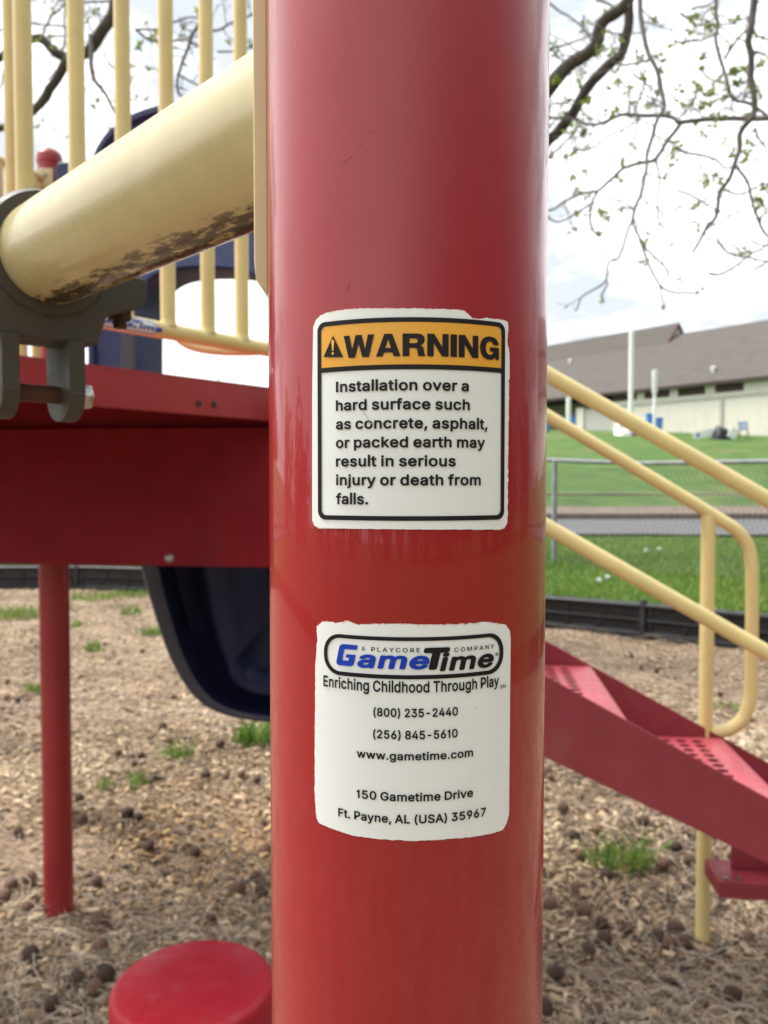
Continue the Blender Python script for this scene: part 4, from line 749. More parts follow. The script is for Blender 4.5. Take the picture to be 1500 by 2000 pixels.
def tread(s_n, z):
    q = MB(); dep = .34; w0, w1 = .002, .551; nose = .062; nx, ny = 6, 13; x0 = s_n-dep+.02; x1 = s_n-nose; cw, ch = (x1-x0)/nx, (w1-w0-.04)/ny
    def pt(s, v, dz=0): return ST(s, v, z+dz)
    for i in range(nx):
        for j in range(ny):
            cx, cy = x0+cw*(i+.5), w0+.02+ch*(j+.5); solid = (i % 2 == 1) and False
            sq = [(cx+cw*.5*a, cy+ch*.5*b) for a, b in ((-1, -1), (0, -1), (1, -1), (1, 0), (1, 1), (0, 1), (-1, 1), (-1, 0))]
            rx, ry = cw*.36, ch*.34
            ho = [(cx+rx*a, cy+ry*b) for a, b in ((-.75, -.75), (0, -1), (.75, -.75), (1, 0), (.75, .75), (0, 1), (-.75, .75), (-1, 0))]
            b = len(q.v); q.v += [tuple(pt(*p)) for p in sq] + [tuple(pt(*p)) for p in ho] + [tuple(pt(p[0], p[1], -.003)) for p in ho]
            for k in range(8):
                k2 = (k+1) % 8; q.f += [(b+k, b+k2, b+8+k2, b+8+k), (b+8+k, b+8+k2, b+16+k2, b+16+k)]
    def flat(a, c, d, e, dz0=0): q.add([pt(a, d), pt(c, d), pt(c, e), pt(a, e)], [(0, 1, 2, 3)])
    flat(x0, x1, w0, w0+.02); flat(x0, x1, w1-.02, w1)
    o = q.build('tread', M['tread_red'], stairs, smooth=0, fix=False)
    q2 = MB(); q2.prism([pt(x1, w0, 0), pt(s_n-.008, w0, 0), pt(s_n-.002, w0, -.004), pt(s_n, w0, -.011), pt(s_n, w0, -.045), pt(s_n-.006, w0, -.045), pt(s_n-.006, w0, -.012), pt(x1, w0, -.006)], V*(w1-w0))
    q2.v = [tuple(p) for p in q2.v]
    q2.build('nosing', M['tread_red'], o, bevel=0)
for k in range(0, 4): tread(.368*k, NZ0-.198*k)
m_ = MB(); m_.prism([ST(.275, .26, .256), ST(.85, .26, .256), ST(.85, .26, .300), ST(.275, .26, .300)], V*.13); m_.build('foot_box', M['stair_red'], stairs, bevel=.003)
m_ = MB(); m_.prism([ST(.325, .33, .3005), ST(.80, .33, .3005), ST(.80, .33, .40), ST(.325, .33, .54)], V*.006); m_.build('hanger_plate', M['stair_red'], stairs, bevel=.002)
for s in (.295, .325):
    m_ = MB(); m_.lathe(ST(s, .272, .300), [(.006, 0), (.007, .006)], 10); m_.build('bolt', M['steel'], stairs)
land = thing('landing', 'small red platform at the head of the stairs behind the big red post', 'deck', ST(-.55, .28, 0))
lz = NZ0+.198
m_ = MB(); m_.box(ST(-.56, .275, lz-.004), (.36, .56, .008), RS); m_.build('deck_plate', M['red'], land, bevel=.002)
m_ = MB()
for a, b, sx, sy in ((-.743, .275, .005, .55), (-.377, .275, .005, .55), (-.56, 0, .36, .005), (-.56, .55, .36, .005)): m_.box(ST(a, b, lz-.045), (sx, sy, .07), RS)
m_.build('lip', M['red'], land)
for a, b in ((-.62, .12), (-.45, .45)):
    p = ST(a, b, 0); m_ = MB(); m_.lathe((p.x, p.y, -.2), [(.03, 0), (.03, lz+.19)], 24); m_.build('leg', M['red'], land)
nr = thing('stair_handrail', 'near yellow stair handrail of two long parallel tubes crossing the right edge', 'handrail', ST(.2, -.02, 0))
def railline(pxa, pya, pxb, pyb, vv, s_ext0, s_ext1):
    a = onplane(pxa, pya, ST(0, vv, 0), V); b = onplane(pxb, pyb, ST(0, vv, 0), V); d = (b-a).normalized(); return a-d*s_ext0, b+d*s_ext1
a, b = railline(1063, 728, 1500, 976, .0, .5, .75); m_ = MB(); m_.tube([a, (a+b)/2, b], .0172, 32); m_.build('upper_tube', YB, nr)
c, d = railline(1062, 1025, 1500, 1276, .0, .5, .75); m_ = MB(); m_.tube([c, (c+d)/2, d], .0172, 32); m_.build('lower_tube', YB, nr)
m_ = MB(); m_.tube([(c.x, c.y, a.z), (c.x, c.y, 1.4), (c.x, c.y, lz)], .0172, 24); m_.build('end_post', YB, nr)
m_ = MB(); m_.tube([b, b+Vector((.07, 0, -.07)), b*.25+d*.75+Vector((.09, 0, 0)), d], .0172, 24); m_.build('end_loop', YB, nr)
fr_ = thing('stair_handrail', 'far yellow stair handrail that bends down into a closed loop beside its post', 'handrail', ST(.3, .57, 0))
vf = .572
def fpt(px, py): return onplane(px, py, ST(0, vf, 0), V)
a, b = fpt(1062, 808), fpt(1360, 986); dd = (b-a).normalized()
st_ = a-dd*.5; m_ = MB(); m_.tube([st_, (st_.x, st_.y, 1.3), (st_.x, st_.y, lz)], .0182, 24); m_.build('end_post', YB, fr_)
path = [st_, a, b] + spline([fpt(1400, 1011), fpt(1437, 1035), fpt(1460, 1065), fpt(1469, 1105)], 6) + [fpt(1469, 1200), fpt(1467, 1340)] + spline([fpt(1465, 1368), fpt(1452, 1402), fpt(1427, 1424), fpt(1398, 1431), fpt(1384, 1431)], 6)
m_ = MB(); m_.tube(path, .0182, 28); m_.build('bent_tube', YB, fr_)
p = fpt(1384, 1004); q_ = fpt(1374, 1850); m_ = MB(); m_.tube([(p.x, p.y, p.z), (p.x, p.y, .6), (p.x, p.y, -.15)], .0198, 28); m_.build('post', YB, fr_)

# ------------------------------------------------------------------ red stepping pod at the bottom
pc = at(377, 1916, 1.30)
pod = thing('stepping_pod', 'round red stepping pod with scratched top, low beside the big red post', 'stepping pod', (pc.x, pc.y, 0))
m_ = MB(); m_.lathe((pc.x, pc.y, pc.z-.085), [(.118, 0), (.128, .004), (.130, .012), (.1308, .068), (.1295, .076), (.126, .081), (.118, .0842), (.06, .0855), (.001, .086)], 72); m_.build('top', M['pod_red'], pod, smooth=50)
m_ = MB(); m_.lathe((pc.x, pc.y, -.2), [(.03, 0), (.03, pc.z+.12)], 24); m_.build('stem', M['red'], pod)

# ------------------------------------------------------------------ chain-link fence
F0, F1 = Vector((-2.6, 13.6, 0)), Vector((7.2, 4.9, 0)); FD = (F1-F0).normalized(); FL = (F1-F0).length; FH = 1.2
fence = thing('chain_link_fence', 'low grey chain-link fence on the lawn behind the stairs', 'fence', (2.2, 9.4, .4))
def fz_(t): p = F0+FD*t; return lawn_z(p.x, max(9.2, p.y)) + .0
def FP(t, z, off=0): p = F0+FD*t; return Vector((p.x, p.y, fz_(t)+z))
vs = []; fs = []
def wire(pts, r=.0023):
    b = len(vs)
    for p in pts:
        for k in range(3):
            a = k*2.0944; vs.append((p.x+r*math.cos(a)*FD.x, p.y+r*math.cos(a)*FD.y+r*math.sin(a)*.5, p.z+r*math.sin(a)))
    for i in range(len(pts)-1):
        for k in range(3): fs.append((b+i*3+k, b+i*3+(k+1) % 3, b+i*3+3+(k+1) % 3, b+i*3+3+k))
P_ = .055; nd = int(FL/P_); nv = int((FH-.06)/P_)
for i in range(nd):
    for sg in (1, -1):
        wire([FP(i*P_ + sg*(P_/2 if j % 2 else 0) + (P_/2 if sg < 0 else 0)*0, .05+j*P_, 0) for j in range(nv+1)])
bigmesh('wire_mesh', np.array(vs)-np.array(OFF[fence.name]), fs, M['galv'], parent=fence)
m_ = MB(); m_.tube([FP(t, FH) for t in np.linspace(0, FL, 12)], .024, 14); m_.build('top_rail', M['galv'], fence)
pr_ = min((abs(750+FPX*FP(t, 0).x/FP(t, 0).y-1083), t) for t in np.linspace(0, FL, 2000))[1]
for k in range(-2, 4):
    t = pr_ + k*3.0
    if 0 < t < FL: m_ = MB(); p = FP(t, 0); m_.lathe((p.x, p.y, p.z-.4), [(.029, 0), (.029, FH+.4), (.02, FH+.425), (.001, FH+.44)], 14); m_.build('post', M['galv'], fence)

# ------------------------------------------------------------------ long building on the hill
W0 = Vector((12.9, 65.7, 0)); WD = Vector((.601, -.799, 0)); WN = Vector((-.799, -.601, 0))
def WT(px): r = (px-750)/FPX; return (W0.y*r-W0.x)/(WD.x-WD.y*r)
def WP(t, n, z): p = W0+WD*t+WN*n; return Vector((p.x, p.y, z))
EZ = 7.72
house = thing('hall_building', 'long cream hall with a big grey-brown shingle roof and slit windows, on the hill', 'building', WP(8, -6, 4.3))
tE = WT(1195); tA, tB = -16, 42
def wbox(t0, t1, n0, n1, z0, z1, name, mat, par=None):
    m_ = MB(); m_.prism([WP(t0, n0, z0), WP(t1, n0, z0), WP(t1, n0, z1), WP(t0, n0, z1)], WN*(n1-n0)); return m_.build(name, mat, par or house)
wbox(tE, tB, -12, 0, 2, EZ-.05, 'wall', M['wall'])
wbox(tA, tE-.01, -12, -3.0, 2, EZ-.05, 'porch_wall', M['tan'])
wbox(WT(1140), tE-.02, -.4, -.05, 3, 6.75, 'roller_door', M['door'])
wbox(WT(1125), WT(1139), -.5, .05, 3, 6.9, 'pillar', M['wall'])
wbox(tE+.01, tB, .01, .06, 6.72, 6.84, 'wall_band', M['door'])
wbox(WT(1404), WT(1409.5), .01, .1, 3, 6.7, 'downpipe', M['door'])
def zof(px, py, n=0): return onplane(px, py, WP(0, n, 0), WN).z
for x0, x1, y0, y1 in ((1196, 1241, 771, 783), (1257, 1305, 761, 777), (1322, 1374, 756, 772), (1394, 1449, 747, 765)):
    t0_, t1_ = WT(x0), WT(x1); wn = wbox(t0_, t1_, .005, .05, zof((x0+x1)/2, y1), EZ-.12, 'window', M['dark'])
    m_ = MB(); zc = zof((x0+x1)/2, y1)
    for a in range(1, 6): 
        z_ = zc+(EZ-.12-zc)*a/6; m_.prism([WP(t0_+.05, .05, z_), WP(t1_-.05, .05, z_), WP(t1_-.05, .09, z_-.03), WP(t0_+.05, .09, z_-.03)], Vector((0, 0, .02)))
    m_.build('louvre', M['trim'], wn)
RZ = 13.0; RO = -8.3; EO = .45
def roofsec(t0, t1, prof, name, mat, par=house):
    m_ = MB(); m_.prism([WP(t0, n, z) for n, z in prof], WD*(t1-t0)); return m_.build(name, mat, par)
roof = roofsec(tA-.8, tB, [(EO, EZ-.10), (EO, EZ+.10), (RO, RZ), (RO*2-EO, EZ+.10), (RO*2-EO, EZ-.10), (RO, RZ-.35)], 'roof', M['roof'])
t_g = WT(1308)+4.5
for _ in range(20):
    p = WP(t_g, RO, RZ); px = 750+FPX*p.x/p.y; t_g += (1318-px)*.02
roofsec(tA-.9, t_g, [(RO+1.6, RZ-.98), (RO, RZ+.9), (RO-1.6, RZ-.98)], 'upper_roof', M['roof'], roof)
roofsec(t_g+.005, t_g+.05, [(RO+1.35, RZ-.82), (RO, RZ+.72), (RO-1.35, RZ-.82)], 'gable', M['wall'], roof)
roofsec(t_g+.05, t_g+.2, [(RO+1.6, RZ-.96), (RO, RZ+.92), (RO-1.6, RZ-.96), (RO-1.38, RZ-1.0), (RO, RZ+.65), (RO+1.38, RZ-1.0)], 'gable_trim', M['trim'], roof)
roofsec(tA-.8, tB, [(EO+.004, EZ-.12), (EO+.05, EZ-.12), (EO+.05, EZ+.06), (EO+.004, EZ+.06)], 'fascia', M['dark'], roof)
roofsec(WT(1480)+2, tB+.4, [(RO+4.0, RZ-1.9), (RO, RZ+1.2), (RO-4, RZ-1.9)], 'upper_roof', M['roof'], roof)
sl_n = (RZ-(EZ+.10))/(EO-RO)
for px, py in ((1114, 709), (1393, 725)):
    nrm_ = (WN*sl_n + Vector((0, 0, 1))).normalized(); c = onplane(px, py, WP(0, EO, EZ+.10), nrm_); m_ = MB(); m_.lathe(c-Vector((0, 0, .1)), [(.12, 0), (.12, .26), (.2, .28), (.2, .38), (.04, .44)], 14); m_.build('roof_vent', M['white'], roof)
def pole(px, pyt, Y, r, label, top=None):
    p = at(px, 850, Y); zt_ = at(px, pyt, Y).z; zg = lawn_z(p.x, p.y); o = thing('white_pole', label, 'pole', (p.x, p.y, zg), 'white poles before the hall')
    m_ = MB(); m_.lathe((p.x, p.y, zg-.3), [(r, 0), (r*.97, zt_-zg+.27), (r*.8, zt_-zg+.3)], 16); m_.build('shaft', M['white'], o)
    if top: m_ = MB(); zz = at(px, top, Y).z; m_.lathe((p.x, p.y, zz), [(r, 0), (r*1.7, .25), (r*1.7, zt_-zz+.02), (r*1.2, zt_-zz+.04)], 16); m_.build('sleeve', M['white'], o)
    m_ = MB(); m_.box((p.x, p.y, zg+.05), (r*4, r*4, .12)); m_.build('base', M['kerb'], o, bevel=.02)
pole(1231.5, 645, 52, .16, 'tallest white pole, rising to the roof ridge of the hall')
pole(1277.5, 724, 52, .10, 'white pole with a thicker upper sleeve, next to the tallest pole', 772)
pole(1110, 776, 58, .17, 'short white pole in front of the shaded porch, close to the big red post')
def clutter(px, py, Y): p = at(px, py, Y); return Vector((p.x, p.y, lawn_z(p.x, p.y)))
def wheelie(px, Y, h, label):
    p = clutter(px, 845, Y); o = thing('wheeled_bin', label, 'bin', p, 'blue bins by the hall'); s = .72
    m_ = MB(); b = .22*s; t_ = .29*s
    m_.add([p+Vector(q) for q in ((-b, -b, .06), (b, -b, .06), (b, b, .06), (-b, b, .06), (-t_, -t_, h*.9), (t_, -t_, h*.9), (t_, t_, h*.9), (-t_, t_, h*.9))], [(0, 1, 2, 3), (4, 5, 6, 7), (0, 1, 5, 4), (1, 2, 6, 5), (2, 3, 7, 6), (3, 0, 4, 7)]); m_.build('body', M['blue'], o, bevel=.02)
    m_ = MB(); m_.box(p+Vector((0, -.02, h*.93)), (.64*s, .66*s, .08*s)); m_.build('lid', M['blue'], o, bevel=.02)
    for sx in (-1, 1): m_ = MB(); m_.lathe(p+Vector((sx*.24*s, .2*s, .1)), [(.1, 0), (.1, .05)], 14, (sx, 0, 0)); m_.build('wheel', M['black'], o)
wheelie(1268, 55, 1.35, 'taller blue bin left of the sleeved white pole'); wheelie(1287, 55, 1.05, 'smaller pale blue bin right of the sleeved white pole')
wheelie(1066, 56, .95, 'blue bin on the grass right beside the big red post'); wheelie(1118, 60, 1.0, 'blue bin tucked behind the short white pole')
def lump(name, px, Y, sx, sy, sz, mat, label, cat, seed):
    p = clutter(px, 845, Y); me = bpy.data.meshes.new(name); bm = bmesh.new(); bmesh.ops.create_icosphere(bm, subdivisions=3, radius=1)
    for v in bm.verts:
        k = 1+.35*mnoise.noise(v.co*1.3+Vector((seed, 0, 0)))+.15*mnoise.noise(v.co*4+Vector((seed, 3, 0))); v.co = Vector((v.co.x*sx*k, v.co.y*sy*k, max(-.1, v.co.z)*sz*k))
    bm.to_mesh(me); bm.free(); o = link(name, me, mat, None, 0, 60); o.location = p; return tag(o, label, cat)
lump('rubbish_bag', 1208, 52, .3, .3, .75, M['white'], 'white stuffed bag by the grey roller door', 'bag', 1)
lump('rubbish_bag', 1222, 51.5, .38, .3, .4, M['white'], 'low white bag lying on the grass, right of the taller white one', 'bag', 5)
lump('tarpaulin_heap', 1407, 47.5, .55, .45, .75, M['black'], 'black heap of sheeting beside the long white board', 'tarpaulin', 9)
lump('rubbish_bag', 1237, 53, .4, .4, .5, M['blue'], 'small blue bundle among the white bags', 'bag', 12)
p = clutter(1374, 846, 48); bd = thing('sign_board', 'long white board with a blue star lying against the cream wall', 'board', p)
m_ = MB(); m_.box(p+Vector((0, 0, .3)), (1.2, .06, .46), Matrix.Rotation(-.2, 3, 'Y')); m_.build('panel', M['white'], bd, bevel=.01)
R5 = Matrix.Rotation(-.2, 3, 'Y'); m_ = MB(); st_ = []
for i in range(10): r_ = .16 if i % 2 == 0 else .07; st_.append(p+Vector((0, 0, .3))+R5 @ Vector((-.34+r_*math.sin(i*.6283), -.034, r_*math.cos(i*.6283))))
m_.prism(st_, (0, -.008, 0)); m_.build('star', M['blue_ink'], bd)
p = clutter(1452, 846, 46); fd = thing('folding_chair', 'blue and white striped folding chair leaning near the cream wall', 'chair', p)
for k in range(5): m_ = MB(); m_.box(p+Vector((0, .03*k, .62+.12*k)), (.5, .03, .10)); m_.build('slat', M['blue'] if k % 2 else M['white'], fd, bevel=.01)
for sx in (-1, 1): m_ = MB(); m_.tube([p+Vector((sx*.24, -.25, 0)), p+Vector((sx*.24, .15, 1.15))], .02, 8); m_.tube([p+Vector((sx*.22, .3, 0)), p+Vector((sx*.22, -.1, .6))], .02, 8); m_.build('frame', M['dark'], fd)
p = clutter(1432, 846, 46.5); fd = thing('folded_table', 'pale blue folded table left of the striped chair', 'table', p)
m_ = MB(); m_.box(p+Vector((0, 0, .42)), (.5, .06, .6), Matrix.Rotation(.5, 3, 'Y')); m_.build('top', M['white'], fd, bevel=.02)
for sx in (-1, 1): m_ = MB(); m_.tube([p+Vector((sx*.2, .2, 0)), p+Vector((sx*.12, .03, .5))], .02, 8); m_.build('leg', M['blue'], fd)
# ------------------------------------------------------------------ the walnut tree: trunk behind the post, limbs arching over
tree = thing('walnut_tree', 'bare spring tree with dark limbs and budding twigs overhead, behind the big red post', 'tree', (.25, 6.6, 0))
TRK, LIM, TWG, LEAFV, LEAFF, LEAFC = MB(), MB(), MB(), [], [], []
tz = lambda x, y: 0
trunk_path = spline([(.25, 6.6, -.3), (.24, 6.6, .6), (.20, 6.55, 1.8), (.22, 6.5, 3.0), (.1, 6.5, 4.4), (.15, 6.4, 6.0)], 5)
TRK.tube(trunk_path, [interp(p.z, [-.3, .2, .8, 3, 6], [.42, .31, .25, .22, .15]) for p in trunk_path], 20); TRK.build('trunk', M['bark'], tree)
def px2(P, Y0, Y1=None, sc=None, ox=0):
    n = len(P); Y1 = Y1 if Y1 is not None else Y0
    return [at(ox+p[0]/sc, p[1]/sc, lerp(Y0, Y1, i/max(1, n-1))) for i, p in enumerate(P)]
def kink(P, amp, n=4):
    Q = spline(P, n); out = []
    for i, p in enumerate(Q):
        out.append(p + Vector((mnoise.noise(p*7+Vector((3, 0, 0))), mnoise.noise(p*7+Vector((0, 9, 0))), mnoise.noise(p*7+Vector((0, 0, 5)))))*amp if 0 < i < len(Q)-1 else p)
    return out
def leaves(p, n, size):
    for _ in range(n):
        d = Vector((random.gauss(0, 1), random.gauss(0, 1), random.gauss(-.1, 1))).normalized(); L = size*random.uniform(.7, 1.35); q = p + d*size*random.uniform(.0, .22)
        s = d.cross(Vector((random.random(), random.random(), random.random()+.1))).normalized()*L*.28; b = len(LEAFV); up = d.cross(s).normalized()*L*.1
        LEAFV.extend([q, q+d*L*.4+s+up, q+d*L, q+d*L*.4-s+up]); LEAFF.append((b, b+1, b+2, b+3)); c = random.uniform(.6, 1.35); LEAFC.extend([(c*random.uniform(.9, 1.2), c, c*.8)]*4)
def twig(p, d, L, r, depth, leafy=.5):
    n = max(4, int(L/.05)); P = [p]; d = d.normalized()
    for i in range(n):
        d = (d + Vector((random.gauss(0, .26), random.gauss(0, .26), random.gauss(.01, .26)))).normalized(); P.append(P[-1]+d*L/n)
    TWG.tube(P, [lerp(r, r*.55, i/n) for i in range(n+1)], 5)
    TWG.lathe(P[-1]-d*.004, [(r*.5, 0), (r*1.3, .012), (r*1.1, .02), (.0005, .032)], 5, d)
    if random.random() < leafy*.55: leaves(P[-1], random.randint(4, 9), .036)
    if depth > 0:
        for _ in range(random.randint(1, 3)):
            i = random.randint(1, n-1); s = (d + Vector((random.gauss(0, .8), random.gauss(0, .8), random.gauss(0, .7)))).normalized(); twig(P[i], s, L*random.uniform(.35, .7), r*.75, depth-1, leafy)
def branch(P, d0, d1, Y, mb=LIM, tw=0, leafy=.5, amp=.02, tl=.35, nk=3):
    if d0 < 14: d0 *= .85; d1 *= .85; mb = TWG  # thinner branches join the twig mesh and its paled bark
    tw = int(tw*1.6+.5); Q = kink(P, amp, nk); n = len(Q)
    mb.tube(Q, [lerp(d0, d1, i/(n-1))*Y/FPX/2*(1+.10*mnoise.noise(Q[i]*20)) for i in range(n)], 10 if d0 > 12 else 7)
    for _ in range(tw):
        i = random.randint(1, n-2); T = (Q[i+1]-Q[i-1]).normalized(); s = T.cross(Vector((random.gauss(0, .35), 1, random.gauss(0, .35)))).normalized()*random.choice((-1, 1))
        twig(Q[i], s + T*random.uniform(-.2, .9) + Vector((0, random.gauss(0, .3), 0)), tl*random.uniform(.4, 1.2), max(.0022, min(.005, d1*Y/FPX*.28)), 1, leafy)
    if d0 < 9 and leafy: 
        if random.random() < .6: leaves(Q[-1], 5, .032)
    return Q
S4 = 3.226
R = lambda P, Y0, Y1=None: px2(P, Y0, Y1, S4, 1040)
# big limbs: from the trunk up to the right
j1, j2 = Vector((.22, 6.5, 3.0)), Vector((.2, 6.5, 2.75))
l1 = [j1.lerp(at(985, 265, 6.2), .45), at(985, 265, 6.2)] + R([(100, 560), (230, 420), (330, 350), (400, 290), (440, 150), (540, 60), (600, 0)], 6.1, 5.8) + [at(1262, -70, 5.7), at(1330, -260, 5.5), at(1500, -420, 5.2)]
branch([j1]+l1, 30, 19, 6, tw=8, leafy=.7)
l2 = [j2.lerp(at(985, 365, 6.4), .45), at(985, 365, 6.4)] + R([(100, 890), (180, 800), (260, 700), (340, 560), (480, 400), (570, 320), (600, 150), (605, 0)], 6.4, 6.2) + [at(1228, -90, 6.2), at(1160, -330, 6.1)]
branch([j2]+l2, 22, 17, 6.4, tw=6, leafy=.6)
# drooping shoots
b3 = [at(1300, -180, 5.6), at(1262, -80, 5.5)] + R([(680, 0), (690, 130), (740, 340), (800, 500), (825, 680), (790, 760), (740, 900), (715, 1040), (705, 1180), (640, 1330), (630, 1390)], 5.4, 5.0)
branch(b3, 13, 6.5, 5.3, tw=10)
for P, a, b, t in (([(630, 1390), (590, 1500), (545, 1620), (490, 1650), (465, 1770), (400, 1830), (310, 1880), (270, 1960)], 6, 3.6, 2), ([(465, 1770), (460, 1830), (440, 1890)], 5, 4, 0),
                   ([(630, 1390), (680, 1480), (690, 1540), (750, 1600), (830, 1700), (860, 1760), (930, 1770)], 6, 4, 1), ([(675, 1510), (740, 1680), (800, 1800), (880, 1850), (950, 1855), (1050, 1840)], 5.5, 4, 0), ([(800, 1800), (815, 1870), (835, 1930)], 4, 3.5, 0)):
    branch(R(P, 5.0, 4.9), a, b, 5, tw=t, leafy=.25, tl=.16)
h4 = [at(1790, 150, 5.3), at(1640, 215, 5.5)] + R([(1484, 740), (1370, 740), (1180, 745), (940, 770), (880, 740), (720, 730), (590, 715), (480, 755), (360, 785), (250, 750), (100, 735), (20, 700)], 5.6, 6.2)
branch(h4, 13.5, 5.5, 5.8, tw=16, leafy=.75); branch([at(1500, -420, 5.2), at(1700, -330, 5.2), at(1810, -100, 5.2), at(1800, 60, 5.25), at(1790, 150, 5.3)], 18, 15, 5.3, nk=5)
b5 = R([(940, 770), (860, 870), (780, 990), (700, 1030), (580, 1060), (500, 1120), (410, 1210), (300, 1215), (200, 1275), (110, 1320), (30, 1310)], 5.9, 5.8); branch(b5, 10, 4.5, 5.8, tw=7, leafy=.5, tl=.22)
branch(R([(410, 1210), (370, 1290), (360, 1420), (400, 1470), (430, 1490)], 5.8), 6, 4.5, 5.8, tw=2, leafy=.9, tl=.16)
branch(R([(390, 1280), (300, 1330), (240, 1360), (160, 1385), (90, 1370)], 5.8), 5, 4, 5.8, tw=2, tl=.15)
b6 = [at(1500, -420, 5.2), at(1480, -200, 5.1)] + R([(1400, 0), (1370, 200), (1375, 420), (1385, 620), (1380, 740), (1310, 860), (1290, 960), (1280, 1040), (1230, 1140), (1170, 1220), (1160, 1370), (1070, 1470), (1010, 1590)], 5.1, 4.7)
branch(b6, 15, 5, 5, tw=12, leafy=.6)
branch(R([(1280, 1040), (1340, 1150), (1390, 1290), (1440, 1420), (1500, 1500)], 4.9), 7, 6, 4.9, tw=3, leafy=.5)
branch([at(1440, -120, 5.9)] + R([(1170, -40), (1170, 130), (1150, 220), (1190, 370), (1220, 500), (1260, 620), (1370, 650), (1440, 700), (1500, 760)], 5.9, 5.8), 8, 7, 5.9, tw=9, leafy=.7, tl=.25)
for P, a, t, lf in (([(1160, 1500), (1230, 1580), (1400, 1640), (1500, 1650)], 6, 1, .3), ([(1110, 1725), (1200, 1720), (1330, 1640), (1500, 1530)], 6.5, 1, .3), ([(910, 1200), (1030, 1250), (1140, 1320), (1165, 1340)], 5, 1, .3),
                ([(900, 920), (1000, 970), (1150, 1010), (1210, 1060), (1270, 1050)], 6, 3, .8), ([(890, 250), (920, 270), (1050, 250), (1150, 215)], 5, 1, .4), ([(930, 80), (1000, 140), (1060, 160), (1150, 110)], 5, 3, .5),
                ([(1000, 60), (1090, 30), (1170, -20)], 5, 1, .3), ([(1210, 370), (1300, 230), (1375, 170)], 7, 2, .5), ([(1060, 420), (1110, 490), (1210, 520)], 5, 1, .9), ([(1390, 320), (1450, 350), (1510, 400)], 6, 2, .4),
                ([(760, 340), (810, 390), (860, 370), (890, 350)], 4.5, 0, 0), ([(740, 380), (640, 395), (560, 410), (470, 380)], 6, 3, .4), ([(100, 310), (240, 270), (350, 230), (400, 190)], 5, 3, .5), ([(100, 15), (220, 90), (350, 210)], 5, 0, 0), ([(400, 0), (470, 25), (540, 60)], 6, 1, .2),
                ([(640, 720), (690, 580), (710, 500), (650, 480), (600, 465)], 5, 3, .4), ([(250, 930), (330, 945), (430, 900), (490, 850), (600, 800), (680, 730)], 5, 3, .4), ([(100, 1000), (200, 900), (300, 790)], 6, 3, .6), ([(780, 1000), (795, 1150), (790, 1340), (810, 1420)], 5, 1, .2),
                ([(700, 1090), (800, 1125), (870, 1070), (840, 960), (790, 850)], 4, 1, .3), ([(1400, 800), (1440, 880), (1475, 950), (1430, 1000), (1330, 1010)], 5, 1, .3), ([(1200, 1190), (1290, 1225), (1360, 1220), (1430, 1170), (1500, 1160)], 5.5, 2, .8), ([(1385, 1520), (1430, 1545), (1500, 1550)], 5, 0, 0), ([(1390, 1700), (1440, 1685), (1500, 1640)], 6, 0, 0)):
    Y = random.uniform(5.2, 6.4); branch(R(P, Y), a, a*.65, Y, tw=t, leafy=lf, tl=.2)
for x, y, n in ((1075, 350, 22), (1270, 450, 30), (1290, 520, 26), (1390, 540, 24), (740, 670, 12), (930, 560, 10), (1130, 640, 16), (300, 520, 12), (150, 510, 24), (220, 970, 12), (570, 1020, 12), (1100, 1120, 14), (1410, 1310, 14), (1470, 1170, 12), (1080, 840, 8), (910, 920, 10), (290, 1340, 10), (1180, 720, 10), (330, 630, 9), (1280, 110, 9), (960, 670, 10), (1200, 900, 7)):
    for _ in range(3): leaves(at(1040+(x+random.uniform(-9, 9))/S4, (y+random.uniform(-9, 9))/S4, 5.5), n//3, .036)
# left side limbs
S1 = 2.7778; Lf_ = lambda P, Y0, Y1=None: px2(P, Y0, Y1, S1, 0)
branch([Vector((.1, 6.5, 4.4)), at(620, -420, 6.6), at(430, -330, 6.8), at(300, -120, 7)] + Lf_([(650, -20), (610, 80), (540, 190), (470, 280), (370, 325), (300, 440), (215, 570), (110, 660), (0, 700), (-120, 760)], 7, 7.2), 30, 12, 7, tw=10, leafy=.4, amp=.02)
branch(Lf_([(375, 322), (300, 285), (215, 212), (100, 225), (0, 315), (-110, 420)], 7.1, 7.1), 19, 11, 7.1, tw=6, leafy=.3)
branch(Lf_([(495, 190), (492, 300), (510, 420), (560, 490), (600, 560), (645, 655), (700, 720)], 7, 6.8), 11, 6, 7, tw=3, leafy=.4)
for P, a, t, lf in (([(-30, 180), (60, 140), (200, 130), (390, 145), (470, 120)], 5, 3, .3), ([(340, 280), (350, 150), (358, 20), (360, -60)], 5, 2, .5), ([(230, 200), (280, 90), (330, 50), (380, 15), (500, -20)], 5, 3, .3), ([(640, -5), (560, 5), (440, 10), (330, 0)], 6, 3, .4), ([(735, 160), (820, 235), (900, 215), (1000, 210), (1090, 260)], 6, 4, .6),
                    ([(1090, 110), (1040, 200), (1020, 280), (980, 370), (960, 480), (985, 520)], 8, 4, .5), ([(1060, 150), (1180, 160), (1270, 125), (1400, 60)], 6, 3, .4), ([(560, 280), (600, 350), (650, 385), (720, 360)], 4, 2, .8), ([(960, 400), (1040, 450), (1100, 480)], 5, 2, .2), ([(735, 160), (880, 150), (1000, 100), (1090, 110)], 5, 2, .3), ([(200, 430), (260, 420), (300, 375)], 3.5, 0, 0), ([(1180, 280), (1270, 280), (1400, 240)], 4.5, 2, .4), ([(20, 380), (0, 480), (-40, 520)], 4, 2, .3)):
    Y = random.uniform(6.2, 7.4); branch(Lf_(P, Y), a, a*.7, Y, tw=t, leafy=lf, tl=.28)
for x, y, n in ((760, 250, 14), (630, 300, 9), (360, 50, 8), (590, 700, 7), (850, 190, 6)): leaves(at(x/S1, y/S1, 6.6), n, .05)
